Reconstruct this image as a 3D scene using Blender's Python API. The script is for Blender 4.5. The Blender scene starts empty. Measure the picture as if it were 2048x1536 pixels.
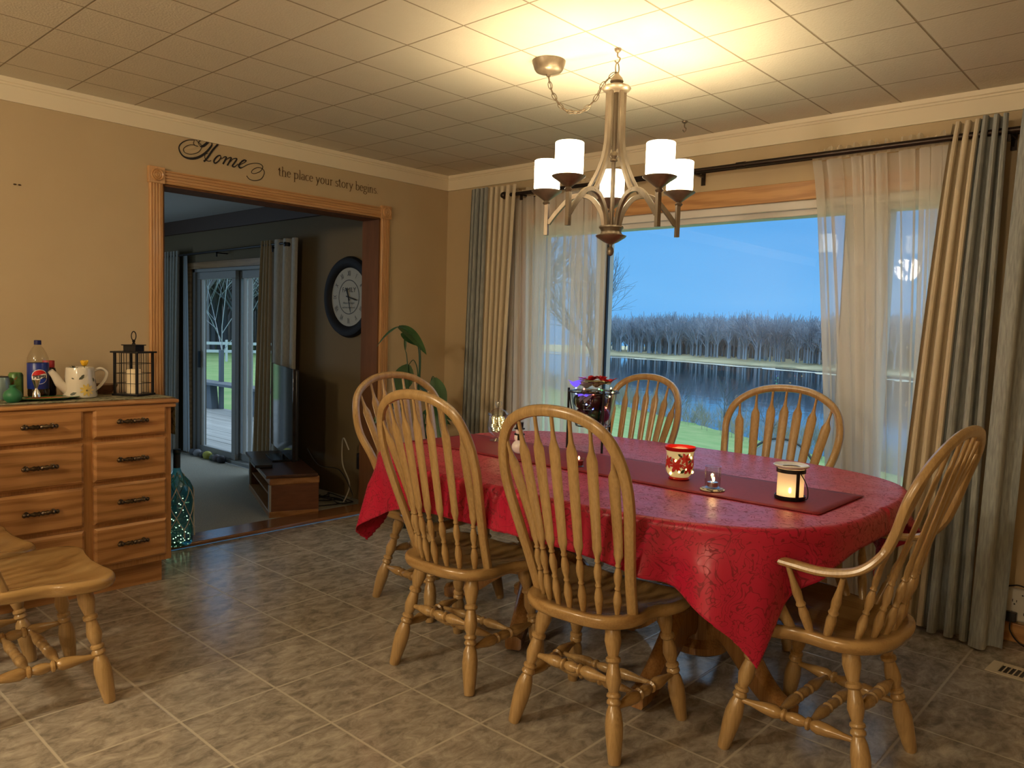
import bpy, bmesh, math, random
import numpy as np
from mathutils import Vector, Matrix
random.seed(7)
PI = math.pi
S = bpy.context.scene
COL = S.collection

# ---------------------------------------------------------------- camera, world, lights, exposure
YAW, PIT, ROL = -0.73670, -0.07084, 0.02901
CAM = Vector((4.3396, -4.0127, 1.3211))
fw = Vector((math.sin(YAW)*math.cos(PIT), math.cos(YAW)*math.cos(PIT), math.sin(PIT)))
rt = Vector((math.cos(YAW), -math.sin(YAW), 0)); up = rt.cross(fw)
r2 = rt*math.cos(ROL) + up*math.sin(ROL); u2 = -rt*math.sin(ROL) + up*math.cos(ROL)
cd = bpy.data.cameras.new('camera'); cam = bpy.data.objects.new('camera', cd); COL.objects.link(cam)
cam.matrix_world = Matrix(((r2.x, u2.x, -fw.x, CAM.x), (r2.y, u2.y, -fw.y, CAM.y), (r2.z, u2.z, -fw.z, CAM.z), (0, 0, 0, 1)))
cd.sensor_width = 36; cd.lens = 1549.8/2048*36; cd.clip_start = .02; cd.clip_end = 2000
S.camera = cam
S.view_settings.view_transform = 'Standard'; S.view_settings.look = 'None'
S.view_settings.exposure = 0.28; S.view_settings.gamma = 1; S.view_settings.use_curve_mapping = False
S.cycles.use_denoising = True
S.cycles.max_bounces = 10; S.cycles.transparent_max_bounces = 24; S.cycles.sample_clamp_indirect = 6
S.cycles.caustics_reflective = False; S.cycles.caustics_refractive = False

W = bpy.data.worlds.new('dusk'); S.world = W; W.use_nodes = True
nt = W.node_tree; nt.nodes.clear()
wo = nt.nodes.new('ShaderNodeOutputWorld'); bg = nt.nodes.new('ShaderNodeBackground')
tc = nt.nodes.new('ShaderNodeTexCoord'); sx = nt.nodes.new('ShaderNodeSeparateXYZ'); rp = nt.nodes.new('ShaderNodeValToRGB')
nz = nt.nodes.new('ShaderNodeTexNoise'); nz.inputs['Scale'].default_value = 2.2; nz.inputs['Detail'].default_value = 3
mp = nt.nodes.new('ShaderNodeMapping'); mp.inputs['Scale'].default_value = (1, 1, 3.5)
ad = nt.nodes.new('ShaderNodeMath'); ad.operation = 'MULTIPLY_ADD'; ad.inputs[1].default_value = .16
nt.links.new(tc.outputs['Generated'], sx.inputs[0]); nt.links.new(tc.outputs['Generated'], mp.inputs[0]); nt.links.new(mp.outputs[0], nz.inputs['Vector'])
nt.links.new(nz.outputs['Fac'], ad.inputs[0]); nt.links.new(sx.outputs['Z'], ad.inputs[2]); nt.links.new(ad.outputs[0], rp.inputs[0])
e = rp.color_ramp.elements
e[0].position = 0.04; e[0].color = (.115, .41, .86, 1); e[1].position = .80; e[1].color = (1.35, 1.55, 1.8, 1)
m = e.new(.13); m.color = (.16, .47, .90, 1); m = e.new(.22); m.color = (.115, .395, .83, 1); m = e.new(.34); m.color = (.15, .44, .86, 1); m = e.new(.48); m.color = (.55, .82, 1.15, 1)   # the overcast brightens overhead
bg.inputs['Strength'].default_value = .95
nt.links.new(rp.outputs[0], bg.inputs[0]); nt.links.new(bg.outputs[0], wo.inputs[0])

def light(name, kind, loc, energy, color, size=.1, rot=None, sy=None):
    l = bpy.data.lights.new(name, kind); l.energy = energy; l.color = color
    if kind == 'AREA':
        l.size = size
        if sy: l.shape = 'RECTANGLE'; l.size_y = sy
    else: l.shadow_soft_size = size
    o = bpy.data.objects.new(name, l); o.location = loc
    if rot: o.rotation_euler = rot
    COL.objects.link(o); return o
WARM = (1.0, .70, .36)
# area light added to bring daylight into the living room; no window built
light('living_daylight_fill', 'AREA', (-4.9, -3.4, 1.3), 28, (.55, .78, 1), 1.2, (0, -PI/2, 0), 1.4)
# the kitchen's ceiling fixtures, behind and to the left of the camera
light('kitchen_light', 'POINT', (3.9, -6.3, 2.12), 76, (1, .83, .58), .13)
light('kitchen_light', 'POINT', (1.7, -5.3, 2.12), 92, (1, .82, .56), .13)

# ---------------------------------------------------------------- materials
def mat(name, col, rough=.5, metal=0., spec=.5, emit=None, es=1., alpha=None, trans=0., coat=0., sheen=0., col2=None, nscale=20., nstretch=(1, 1, 1), ndist=0., bump=0., bscale=None, pos=(.35, .65), ior=1.45):
    M = bpy.data.materials.new(name); M.use_nodes = True
    t = M.node_tree; b = t.nodes['Principled BSDF']
    b.inputs['Base Color'].default_value = (*col, 1); b.inputs['Roughness'].default_value = rough
    b.inputs['Metallic'].default_value = metal; b.inputs['Specular IOR Level'].default_value = spec
    b.inputs['IOR'].default_value = ior
    if coat: b.inputs['Coat Weight'].default_value = coat; b.inputs['Coat Roughness'].default_value = .12
    if sheen: b.inputs['Sheen Weight'].default_value = sheen
    if emit: b.inputs['Emission Color'].default_value = (*emit, 1); b.inputs['Emission Strength'].default_value = es
    if trans: b.inputs['Transmission Weight'].default_value = trans
    if col2 or bump:
        tcn = t.nodes.new('ShaderNodeTexCoord'); mpn = t.nodes.new('ShaderNodeMapping')
        mpn.inputs['Scale'].default_value = nstretch
        t.links.new(tcn.outputs['Object'], mpn.inputs[0])
        n = t.nodes.new('ShaderNodeTexNoise'); n.inputs['Scale'].default_value = nscale; n.inputs['Detail'].default_value = 5
        n.inputs['Distortion'].default_value = ndist
        t.links.new(mpn.outputs[0], n.inputs['Vector'])
        if col2:
            r = t.nodes.new('ShaderNodeValToRGB'); r.color_ramp.elements[0].position = pos[0]; r.color_ramp.elements[1].position = pos[1]
            r.color_ramp.elements[0].color = (*col, 1); r.color_ramp.elements[1].color = (*col2, 1)
            t.links.new(n.outputs['Fac'], r.inputs[0]); t.links.new(r.outputs[0], b.inputs['Base Color'])
        if bump:
            src = n
            if bscale:
                src = t.nodes.new('ShaderNodeTexNoise'); src.inputs['Scale'].default_value = bscale; src.inputs['Detail'].default_value = 4
                t.links.new(mpn.outputs[0], src.inputs['Vector'])
            bn = t.nodes.new('ShaderNodeBump'); bn.inputs['Strength'].default_value = bump; bn.inputs['Distance'].default_value = .004
            t.links.new(src.outputs['Fac'], bn.inputs['Height']); t.links.new(bn.outputs[0], b.inputs['Normal'])
    return M

def oak(name, light_c, dark_c, axis='z', rough=.33, rings=True):
    """Oak: fine pores stretched along the grain and broad cathedral bands."""
    M = bpy.data.materials.new(name); M.use_nodes = True; t = M.node_tree; b = t.nodes['Principled BSDF']
    b.inputs['Roughness'].default_value = rough; b.inputs['Coat Weight'].default_value = .35; b.inputs['Coat Roughness'].default_value = .2
    tcn = t.nodes.new('ShaderNodeTexCoord'); oi = t.nodes.new('ShaderNodeObjectInfo')
    va = t.nodes.new('ShaderNodeVectorMath'); va.operation = 'ADD'
    t.links.new(tcn.outputs['Object'], va.inputs[0]); t.links.new(oi.outputs['Random'], va.inputs[1])
    def mpg(a, l):
        q = t.nodes.new('ShaderNodeMapping'); s = [a, a, a]; s['xyz'.index(axis)] = l; q.inputs['Scale'].default_value = s
        t.links.new(va.outputs[0], q.inputs[0]); return q
    fine = t.nodes.new('ShaderNodeTexNoise'); fine.inputs['Scale'].default_value = 1; fine.inputs['Detail'].default_value = 4
    t.links.new(mpg(190, 7).outputs[0], fine.inputs['Vector'])
    wide = t.nodes.new('ShaderNodeTexWave'); wide.wave_type = 'BANDS'; wide.bands_direction = {'z': 'X', 'y': 'Z', 'x': 'Z'}[axis]
    wide.inputs['Scale'].default_value = 1.5; wide.inputs['Distortion'].default_value = 14; wide.inputs['Detail'].default_value = 3; wide.inputs['Detail Scale'].default_value = .55
    t.links.new(mpg(4.5, 1.1).outputs[0], wide.inputs['Vector'])
    mx = t.nodes.new('ShaderNodeMix'); mx.data_type = 'FLOAT'; mx.inputs[0].default_value = .62 if rings else .85
    t.links.new(wide.outputs['Fac'], mx.inputs[2]); t.links.new(fine.outputs['Fac'], mx.inputs[3])
    r = t.nodes.new('ShaderNodeValToRGB'); r.color_ramp.elements[0].position = .28; r.color_ramp.elements[1].position = .62
    r.color_ramp.elements[0].color = (*dark_c, 1); r.color_ramp.elements[1].color = (*light_c, 1)
    t.links.new(mx.outputs[0], r.inputs[0]); t.links.new(r.outputs[0], b.inputs['Base Color'])
    return M
CO_L, CO_D = (.44, .285, .12), (.32, .195, .075)
CHZ = oak('chair_oak', CO_L, CO_D, 'z', .28, False); CHY = oak('chair_oak_seat', (.42, .26, .10), (.31, .18, .065), 'y', .24)
CAY = oak('cabinet_oak', (.50, .245, .085), (.34, .145, .045), 'y', .36); CAZ = oak('cabinet_oak_upright', (.48, .235, .08), (.34, .15, .045), 'z', .36, False)
CAYS = [oak('drawer_oak', (.50-.01*k, .245-.006*k, .085), (.33-.01*k, .14, .042), 'y', .36) for k in range(3)]
TRZ = oak('trim_oak_upright', (.60, .335, .145), (.48, .25, .095), 'z', .35, False); TRY = oak('trim_oak', (.60, .335, .145), (.48, .25, .095), 'y', .35, False)
TRX = oak('trim_oak_long', (.58, .31, .12), (.42, .20, .07), 'x', .35)
THR = oak('threshold_oak', (.30, .13, .05), (.2, .08, .03), 'y', .16, False)
TVO = oak('stand_oak', (.36, .17, .06), (.26, .11, .035), 'x', .4); TVD = mat('stand_veneer', (.12, .045, .022), .45, col2=(.17, .065, .03), nscale=8, nstretch=(1, 1, 6))
TABO = oak('pedestal_oak', (.34, .17, .055), (.22, .10, .03), 'z', .25, False)
BEAMM = mat('beam_brown', (.06, .028, .014), .6)
WALLM = mat('wall_paint', (.53, .41, .25), .72, col2=(.51, .39, .235), nscale=3, bump=.06, bscale=260)
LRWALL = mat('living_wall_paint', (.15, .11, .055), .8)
LRCEIL = mat('living_ceiling_paint', (.52, .52, .5), .8)
CROWN = mat('crown_paint', (.80, .70, .52), .45)
WHITEV = mat('white_vinyl', (.72, .70, .66), .4)
GREYV = mat('grey_vinyl', (.30, .31, .31), .45)
BRONZE = mat('dark_bronze', (.045, .032, .026), .35, .8)
PEWTER = mat('brushed_pewter', (.27, .22, .16), .38, .6, col2=(.2, .15, .105), nscale=30, nstretch=(1, 1, .3))
BLACK = mat('black_metal', (.012, .011, .012), .4, .3)
BLKPL = mat('black_plastic', (.015, .015, .018), .3)
ANTQ = mat('antique_brass', (.22, .16, .10), .28, 1.0, col2=(.07, .05, .035), nscale=60)
STEEL = mat('steel', (.7, .68, .65), .18, 1.0)

def tilemat(name, cell, ox, oy, line, c1, c2, cg, rough, nscale, bump, gl=None):
    M = bpy.data.materials.new(name); M.use_nodes = True; t = M.node_tree; b = t.nodes['Principled BSDF']; N = t.nodes; L = t.links
    g = N.new('ShaderNodeNewGeometry'); mpn = N.new('ShaderNodeMapping')
    mpn.inputs['Location'].default_value = (-ox/cell, -oy/cell, 0); mpn.inputs['Scale'].default_value = (1/cell, 1/cell, 1)
    L.new(g.outputs['Position'], mpn.inputs[0]); s = N.new('ShaderNodeSeparateXYZ'); L.new(mpn.outputs[0], s.inputs[0])
    ds = []
    for a in 'XY':
        f = N.new('ShaderNodeMath'); f.operation = 'FRACT'; L.new(s.outputs[a], f.inputs[0])
        q = N.new('ShaderNodeMath'); q.operation = 'SUBTRACT'; L.new(f.outputs[0], q.inputs[0]); q.inputs[1].default_value = .5
        w = N.new('ShaderNodeMath'); w.operation = 'ABSOLUTE'; L.new(q.outputs[0], w.inputs[0]); ds.append(w)
    mxm = N.new('ShaderNodeMath'); mxm.operation = 'MAXIMUM'; L.new(ds[0].outputs[0], mxm.inputs[0]); L.new(ds[1].outputs[0], mxm.inputs[1])
    mr = N.new('ShaderNodeMapRange'); mr.inputs['From Min'].default_value = .5-line/cell; mr.inputs['From Max'].default_value = .5-line*.45/cell
    L.new(mxm.outputs[0], mr.inputs['Value'])
    # per tile offset so every tile has its own mottling
    fl = N.new('ShaderNodeVectorMath'); fl.operation = 'FLOOR'; L.new(mpn.outputs[0], fl.inputs[0])
    wn = N.new('ShaderNodeTexWhiteNoise'); L.new(fl.outputs[0], wn.inputs['Vector'])
    va = N.new('ShaderNodeVectorMath'); va.operation = 'MULTIPLY_ADD'; L.new(wn.outputs['Color'], va.inputs[0]); va.inputs[1].default_value = (7, 7, 7); L.new(g.outputs['Position'], va.inputs[2])
    st = N.new('ShaderNodeMapping'); st.inputs['Scale'].default_value = (1.7, 1, 1); L.new(va.outputs[0], st.inputs[0])
    n = N.new('ShaderNodeTexNoise'); n.inputs['Scale'].default_value = nscale; n.inputs['Detail'].default_value = 8; n.inputs['Roughness'].default_value = .68; n.inputs['Distortion'].default_value = .5
    L.new(st.outputs[0], n.inputs['Vector'])
    r = N.new('ShaderNodeValToRGB'); r.color_ramp.elements[0].position = .36; r.color_ramp.elements[1].position = .72
    r.color_ramp.elements[0].color = (*c1, 1); r.color_ramp.elements[1].color = (*c2, 1); L.new(n.outputs['Fac'], r.inputs[0])
    m2 = N.new('ShaderNodeMix'); m2.data_type = 'RGBA'; m2.blend_type = 'MIX'; L.new(mr.outputs[0], m2.inputs[0]); L.new(r.outputs[0], m2.inputs[6]); m2.inputs[7].default_value = (*cg, 1)
    L.new(m2.outputs[2], b.inputs['Base Color']); b.inputs['Roughness'].default_value = rough
    nb = N.new('ShaderNodeTexNoise'); nb.inputs['Scale'].default_value = gl or 60; nb.inputs['Detail'].default_value = 5; L.new(g.outputs['Position'], nb.inputs['Vector'])
    sm = N.new('ShaderNodeMath'); sm.operation = 'MULTIPLY_ADD'; L.new(mr.outputs[0], sm.inputs[0]); sm.inputs[1].default_value = -1.2; L.new(nb.outputs['Fac'], sm.inputs[2])
    bn = N.new('ShaderNodeBump'); bn.inputs['Strength'].default_value = bump; bn.inputs['Distance'].default_value = .0016
    L.new(sm.outputs[0], bn.inputs['Height']); L.new(bn.outputs[0], b.inputs['Normal'])
    return M
FLOORM = tilemat('vinyl_tile', .34871, .5063, -2.5524, .006, (.215, .187, .155), (.56, .505, .42), (.54, .49, .40), .19, 13, .28, 45)
CEILM = tilemat('ceiling_tile', .32335, .5679, -2.6092, .0045, (.70, .645, .53), (.73, .675, .56), (.33, .26, .17), .75, 3, .9, 120)
CARPET = mat('carpet_pile', (.34, .33, .28), .95, spec=.1, col2=(.42, .41, .35), nscale=180, bump=.8)

def fabric(name, c1, c2, rough=.85, nscale=200, stretch=(1, 1, .15), transl=0.):
    M = mat(name, c1, rough, spec=.2, col2=c2, nscale=nscale, nstretch=stretch, sheen=.2, bump=.15)
    return M
DRGREY = fabric('drape_grey', (.25, .265, .255), (.37, .385, .37), nscale=160, stretch=(1, 1, .1))
DRCREAM = fabric('drape_cream', (.60, .51, .37), (.65, .56, .41))
LRDR = fabric('living_drape_grey', (.36, .36, .33), (.46, .45, .41))
LRDRC = fabric('living_drape_tan', (.42, .34, .22), (.46, .38, .26))

def sheermat(name, col, opac):
    M = bpy.data.materials.new(name); M.use_nodes = True; t = M.node_tree; N = t.nodes; L = t.links; N.clear()
    o = N.new('ShaderNodeOutputMaterial'); d = N.new('ShaderNodeBsdfDiffuse'); tr = N.new('ShaderNodeBsdfTranslucent'); tp = N.new('ShaderNodeBsdfTransparent')
    d.inputs[0].default_value = (*col, 1); tr.inputs[0].default_value = (*col, 1)
    a = N.new('ShaderNodeMixShader'); a.inputs[0].default_value = .5; L.new(d.outputs[0], a.inputs[1]); L.new(tr.outputs[0], a.inputs[2])
    lw = N.new('ShaderNodeLayerWeight'); lw.inputs[0].default_value = .35
    mr = N.new('ShaderNodeMapRange'); mr.inputs['To Min'].default_value = opac; mr.inputs['To Max'].default_value = min(1, opac+.6)
    L.new(lw.outputs['Facing'], mr.inputs['Value'])
    b = N.new('ShaderNodeMixShader'); L.new(mr.outputs[0], b.inputs[0]); L.new(tp.outputs[0], b.inputs[1]); L.new(a.outputs[0], b.inputs[2]); L.new(b.outputs[0], o.inputs[0])
    return M
SHEER = sheermat('sheer_voile', (.90, .87, .82), .52)
SHEERH = sheermat('sheer_header', (.82, .74, .58), .8)
LRSHEER = sheermat('living_sheer', (.7, .78, .85), .6)

def glassmat(name, tint=(1, 1, 1), gloss=1.0, rough=0.0):
    """Thin architectural glass: clear by transmission, mirror by Fresnel."""
    M = bpy.data.materials.new(name); M.use_nodes = True; t = M.node_tree; N = t.nodes; L = t.links; N.clear()
    o = N.new('ShaderNodeOutputMaterial'); tp = N.new('ShaderNodeBsdfTransparent'); tp.inputs[0].default_value = (*tint, 1)
    g = N.new('ShaderNodeBsdfGlossy'); g.inputs['Roughness'].default_value = rough; fr = N.new('ShaderNodeLayerWeight'); pw = N.new('ShaderNodeMath'); pw.operation = 'POWER'; pw.inputs[1].default_value = 4; L.new(fr.outputs['Facing'], pw.inputs[0])
    mm = N.new('ShaderNodeMath'); mm.operation = 'MULTIPLY_ADD'; mm.inputs[1].default_value = .55*gloss; mm.inputs[2].default_value = .045*gloss; L.new(pw.outputs[0], mm.inputs[0])
    m = N.new('ShaderNodeMixShader'); L.new(mm.outputs[0], m.inputs[0]); L.new(tp.outputs[0], m.inputs[1]); L.new(g.outputs[0], m.inputs[2]); L.new(m.outputs[0], o.inputs[0])
    return M
PANE = glassmat('window_glass', (.95, .98, .98), .8)
CLEAR = glassmat('clear_glass', (.93, .96, .96), 1.6, .02)
BLUEGL = glassmat('blue_glass', (.25, .62, .66), 1.6, .02)
PLAST = glassmat('bottle_plastic', (.93, .92, .88), 1.5, .05)

# ---------------------------------------------------------------- mesh helpers
def V(*a): return Vector(a)
class MB:
    def __init__(s): s.v = []; s.f = []
    def add(s, vs, fs):
        n = len(s.v); s.v += [tuple(x) for x in vs]; s.f += [tuple(i+n for i in f) for f in fs]; return s
    def box(s, c, d, rz=0, M=None):
        vs = [Vector((x*d[0]/2, y*d[1]/2, z*d[2]/2)) for z in (-1, 1) for y in (-1, 1) for x in (-1, 1)]
        R = Matrix.Rotation(rz, 3, 'Z')
        vs = [(M @ v if M else R @ v)+Vector(c) for v in vs]
        return s.add(vs, [(0, 2, 3, 1), (4, 5, 7, 6), (0, 1, 5, 4), (2, 6, 7, 3), (0, 4, 6, 2), (1, 3, 7, 5)])
    def bx(s, x0, x1, y0, y1, z0, z1): return s.box(((x0+x1)/2, (y0+y1)/2, (z0+z1)/2), (x1-x0, y1-y0, z1-z0))
    def sweep(s, pts, rad, seg=10, prof=None, closed=False, up=(0, 0, 1), cap=True, fixed=False):
        """Sweep a circle (or profile (a,b) pairs scaled by rad) along pts."""
        pts = [Vector(p) for p in pts]; n = len(pts)
        if not hasattr(rad, '__len__'): rad = [rad]*n
        if prof is None: prof = [(math.cos(2*PI*k/seg), math.sin(2*PI*k/seg)) for k in range(seg)]
        m = len(prof); vs = []; nrm = None
        for i, p in enumerate(pts):
            if closed: t = pts[(i+1) % n]-pts[(i-1) % n]
            else: t = pts[min(i+1, n-1)]-pts[max(i-1, 0)]
            if t.length < 1e-9: t = Vector((0, 0, 1))
            t.normalize()
            if nrm is None or fixed:
                u = Vector(up)
                if abs(u.dot(t)) > .98 and not fixed: u = Vector((1, 0, 0)) if abs(t.x) < .9 else Vector((0, 1, 0))
                nrm = (u-t*u.dot(t)).normalized()
            else:
                nrm = nrm-t*nrm.dot(t); nrm.normalize()
            bn = t.cross(nrm); r = rad[i]
            ra, rb = r if hasattr(r, '__len__') else (r, r)
            vs += [p+nrm*a*ra+bn*b*rb for a, b in prof]
        fs = []
        for i in range(n if closed else n-1):
            for k in range(m):
                a, b = i*m+k, i*m+(k+1) % m; c, d = ((i+1) % n)*m+(k+1) % m, ((i+1) % n)*m+k
                fs.append((a, b, c, d))
        if cap and not closed: fs.append(tuple(reversed(range(m)))); fs.append(tuple((n-1)*m+k for k in range(m)))
        return s.add(vs, fs)
    def turn(s, A, B, prof, k=1., seg=14):
        """Turned profile [(t, r)] between points A and B."""
        A, B = Vector(A), Vector(B)
        return s.sweep([A.lerp(B, t) for t, r in prof], [max(r*k, .0004) for t, r in prof], seg)
    def lathe(s, prof, c=(0, 0, 0), seg=28, ang=2*PI, a0=0):
        c = Vector(c); n = len(prof); full = abs(ang-2*PI) < 1e-6; cols = seg if full else seg+1; vs = []
        for k in range(cols):
            a = a0+ang*k/seg
            vs += [c+Vector((r*math.cos(a), r*math.sin(a), z)) for r, z in prof]
        fs = []
        for k in range(seg):
            for i in range(n-1):
                a, b = k*n+i, ((k+1) % cols)*n+i; fs.append((a, b, b+1, a+1))
        return s.add(vs, fs)
    def prism(s, out, z0, z1, M=None):
        n = len(out); vs = [Vector((x, y, z0)) for x, y in out]+[Vector((x, y, z1)) for x, y in out]
        if M: vs = [M @ v for v in vs]
        return s.add(vs, [tuple(reversed(range(n))), tuple(range(n, 2*n))]+[(i, (i+1) % n, n+(i+1) % n, n+i) for i in range(n)])
    def ball(s, c, r, sc=(1, 1, 1), seg=16, rings=10):
        prof = [(math.sin(PI*i/rings)*1.0, -math.cos(PI*i/rings)) for i in range(rings+1)]
        m = MB().lathe([(max(a, 1e-4), b) for a, b in prof], seg=seg)
        return s.add([Vector((x*r*sc[0], y*r*sc[1], z*r*sc[2]))+Vector(c) for x, y, z in m.v], m.f)
    def grid(s, fn, nu, nv, cu=False):
        vs = [fn(i/nu, j/nv) for i in range(nu+(0 if cu else 1)) for j in range(nv+1)]; fs = []; w = nv+1; N = nu if cu else nu+1
        for i in range(nu):
            for j in range(nv):
                a = i*w+j; b = ((i+1) % N)*w+j; fs.append((a, b, b+1, a+1))
        return s.add(vs, fs)
    def xf(s, M): s.v = [tuple(M @ Vector(v)) for v in s.v]; return s
    def build(s, name, m, parent=None, bevel=0, solid=0, ang=38, seg=2):
        me = bpy.data.meshes.new(name); me.from_pydata(s.v, [], s.f); me.validate()
        b = bmesh.new(); b.from_mesh(me); bmesh.ops.recalc_face_normals(b, faces=b.faces); b.to_mesh(me); b.free()
        me.shade_smooth(); me.set_sharp_from_angle(angle=math.radians(ang))
        for mm in (m if isinstance(m, (list, tuple)) else [m]): me.materials.append(mm)
        o = bpy.data.objects.new(name, me); COL.objects.link(o)
        if parent: o.parent = parent
        if solid:
            q = o.modifiers.new('solid', 'SOLIDIFY'); q.thickness = solid; q.offset = 0
        if bevel:
            q = o.modifiers.new('bevel', 'BEVEL'); q.width = bevel; q.segments = seg; q.limit_method = 'ANGLE'; q.angle_limit = math.radians(40)
        return o
def tag(o, label=None, cat=None, group=None, kind=None):
    if label: o['label'] = label
    if cat: o['category'] = cat
    if group: o['group'] = group
    if kind: o['kind'] = kind
    return o
def thing(name, label, cat, loc=(0, 0, 0), rz=0, group=None):
    o = bpy.data.objects.new(name, None); o.empty_display_size = .05; COL.objects.link(o)
    o.location = loc; o.rotation_euler = (0, 0, rz); return tag(o, label, cat, group)
def dup(root, loc, rz, label, group=None, scale=None):
    r = root.copy(); COL.objects.link(r); r.location = loc; r.rotation_euler = (0, 0, rz); r['label'] = label
    if scale: r.scale = scale
    if group: r['group'] = group
    def rec(a, b):
        for ch in a.children:
            c = ch.copy(); COL.objects.link(c); c.parent = b; rec(ch, c)
    rec(root, r); return r
def struct(name, mb, m, label, parent=None, **k):
    o = mb.build(name, m, parent, **k)
    if not parent: tag(o, label, name.split('_')[0].split('.')[0], kind='structure')
    return o
def catmull(P, n=8, closed=False):
    P = [Vector(p) for p in P]; out = []; N = len(P)
    for i in range(N if closed else N-1):
        if closed: a, b, c, d = P[i-1], P[i], P[(i+1) % N], P[(i+2) % N]
        else: a, b, c, d = P[max(i-1, 0)], P[i], P[i+1], P[min(i+2, N-1)]
        for k in range(n):
            t = k/n; out.append(.5*((2*b)+(c-a)*t+(2*a-5*b+4*c-d)*t*t+(3*b-a-3*c+d)*t**3))
    if not closed: out.append(P[-1])
    return out
def textmesh(txt, size, bold=0.0):
    cu = bpy.data.curves.new('t', 'FONT'); cu.body = txt; cu.size = size; cu.offset = bold; cu.align_x = 'CENTER'; cu.align_y = 'CENTER'; cu.resolution_u = 3
    o = bpy.data.objects.new('t', cu); COL.objects.link(o); bpy.context.view_layer.update()
    dg = bpy.context.evaluated_depsgraph_get(); me = bpy.data.meshes.new_from_object(o.evaluated_get(dg))
    mb = MB(); mb.v = [tuple(v.co) for v in me.vertices]; mb.f = [tuple(p.vertices) for p in me.polygons]
    bpy.data.objects.remove(o); bpy.data.curves.remove(cu); bpy.data.meshes.remove(me); return mb

# ---------------------------------------------------------------- room shell
H = 2.44
X1, Y0 = 6.4, -7.0
floor = struct('floor', MB().bx(0, X1, Y0, 0, -.08, 0), FLOORM, 'dining room floor of mottled taupe vinyl tiles with pale grout lines')
struct('ceiling', MB().bx(0, X1, Y0, 0, H, H+.1), CEILM, 'dining room ceiling of square textured off-white tiles')
OY0, OY1, OZ = -2.13, -.63, 2.06      # doorway opening
w = MB().bx(-.18, 0, Y0, OY0, 0, H+.1).bx(-.18, 0, OY1, 0.12, 0, H+.1).bx(-.18, 0, OY0, OY1, OZ, H+.1)
struct('wall_left', w, WALLM, 'tan painted wall with the wide doorway to the living room')
WX0, WX1, WZ0, WZ1 = .82, 3.47, .55, 2.03
w = MB().bx(-.18, WX0, 0, .16, 0, H+.1).bx(WX1, X1+.1, 0, .16, 0, H+.1).bx(WX0, WX1, 0, .16, 0, WZ0).bx(WX0, WX1, 0, .16, WZ1, H+.1)
struct('wall_back', w, WALLM, 'tan painted wall around the picture window')
struct('wall_right', MB().bx(X1, X1+.1, Y0, 0, 0, H+.1), WALLM, 'tan side wall out of frame on the right')
struct('wall_front', MB().bx(0, X1, Y0-.1, Y0, 0, H+.1), WALLM, 'tan wall behind the camera')
# crown board plus small bead against the ceiling
def crown_prof(): return [(0, 2.333), (.013, 2.333), (.013, 2.405), (.018, 2.408), (.02, 2.416), (.026, 2.42), (.030, 2.44), (0, 2.44)]
m = MB(); P = crown_prof(); n = len(P)
m.add([V(a, -0.0, z) for a, z in P]+[V(a, Y0, z) for a, z in P], [tuple(range(n)), tuple(range(2*n-1, n-1, -1))]+[(i, (i+1) % n, n+(i+1) % n, n+i) for i in range(n)])
struct('trim_1', m, CROWN, 'cream crown moulding along the doorway wall')
m = MB(); m.add([V(0, -a, z) for a, z in P]+[V(X1, -a, z) for a, z in P], [tuple(range(n)), tuple(range(2*n-1, n-1, -1))]+[(i, (i+1) % n, n+(i+1) % n, n+i) for i in range(n)])
struct('trim_2', m, CROWN, 'cream crown moulding above the picture window')
struct('baseboard_left', MB().bx(0, .014, -.56, -.014, 0, .085), TRY, 'oak baseboard beside the doorway', bevel=.004)
struct('baseboard_back', MB().bx(0, X1, -.014, 0, 0, .085), TRX, 'oak baseboard under the picture window', bevel=.004)

# doorway casing: fluted boards and rosette blocks
def flute_prof(w):
    out = [(0, 0), (0, .014)]; k = 4; g = w/(k*2+1)
    for i in range(k):
        a = g*(2*i+1); out += [(a, .018), (a+g*.3, .012), (a+g*.7, .012), (a+g, .018)]
    return out+[(w, .014), (w, 0)]
def board(m, prof, f0, f1):
    n = len(prof); m.add([f0(a, b) for a, b in prof]+[f1(a, b) for a, b in prof], [tuple(range(n)), tuple(range(2*n-1, n-1, -1))]+[(i, (i+1) % n, n+(i+1) % n, n+i) for i in range(n)])
cas = thing('trim_3', 'fluted oak casing with rosette corner blocks around the doorway', 'trim', (0, 0, 0)); cas['kind'] = 'structure'
CW = .072; fp = flute_prof(CW)
for y in (OY0-CW, OY1):
    m = MB(); board(m, fp, lambda a, b: V(b, y+a, 0), lambda a, b: V(b, y+a, OZ)); m.build('side_casing', TRZ, cas)
m = MB(); board(m, fp, lambda a, b: V(b, OY0, OZ+a), lambda a, b: V(b, OY1, OZ+a)); m.build('head_casing', TRY, cas)
for y in (OY0-CW/2, OY1+CW/2):
    m = MB().bx(0, .024, y-.044, y+.044, OZ-.004, OZ+.084)
    b = m.build('rosette_block', TRZ, cas, bevel=.002)
    m = MB().lathe([(.001, .010), (.008, .011), (.012, .006), (.019, .010), (.024, .007), (.030, .012), (.034, .001)], seg=28)
    m.xf(Matrix.Translation((.022, y, OZ+.04)) @ Matrix.Rotation(PI/2, 4, 'Y')); m.build('rosette', TRZ, b)
jm = MB().bx(-.185, .001, OY0-.001, OY0+.012, 0, OZ).bx(-.185, .001, OY1-.012, OY1+.001, 0, OZ).bx(-.185, .001, OY0, OY1, OZ-.012, OZ+.001)
jm.build('jamb', mat('jamb_oak', (.13, .058, .026), .7, spec=.15, col2=(.17, .075, .034), nscale=6, nstretch=(3, 3, .5)), cas)
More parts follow.
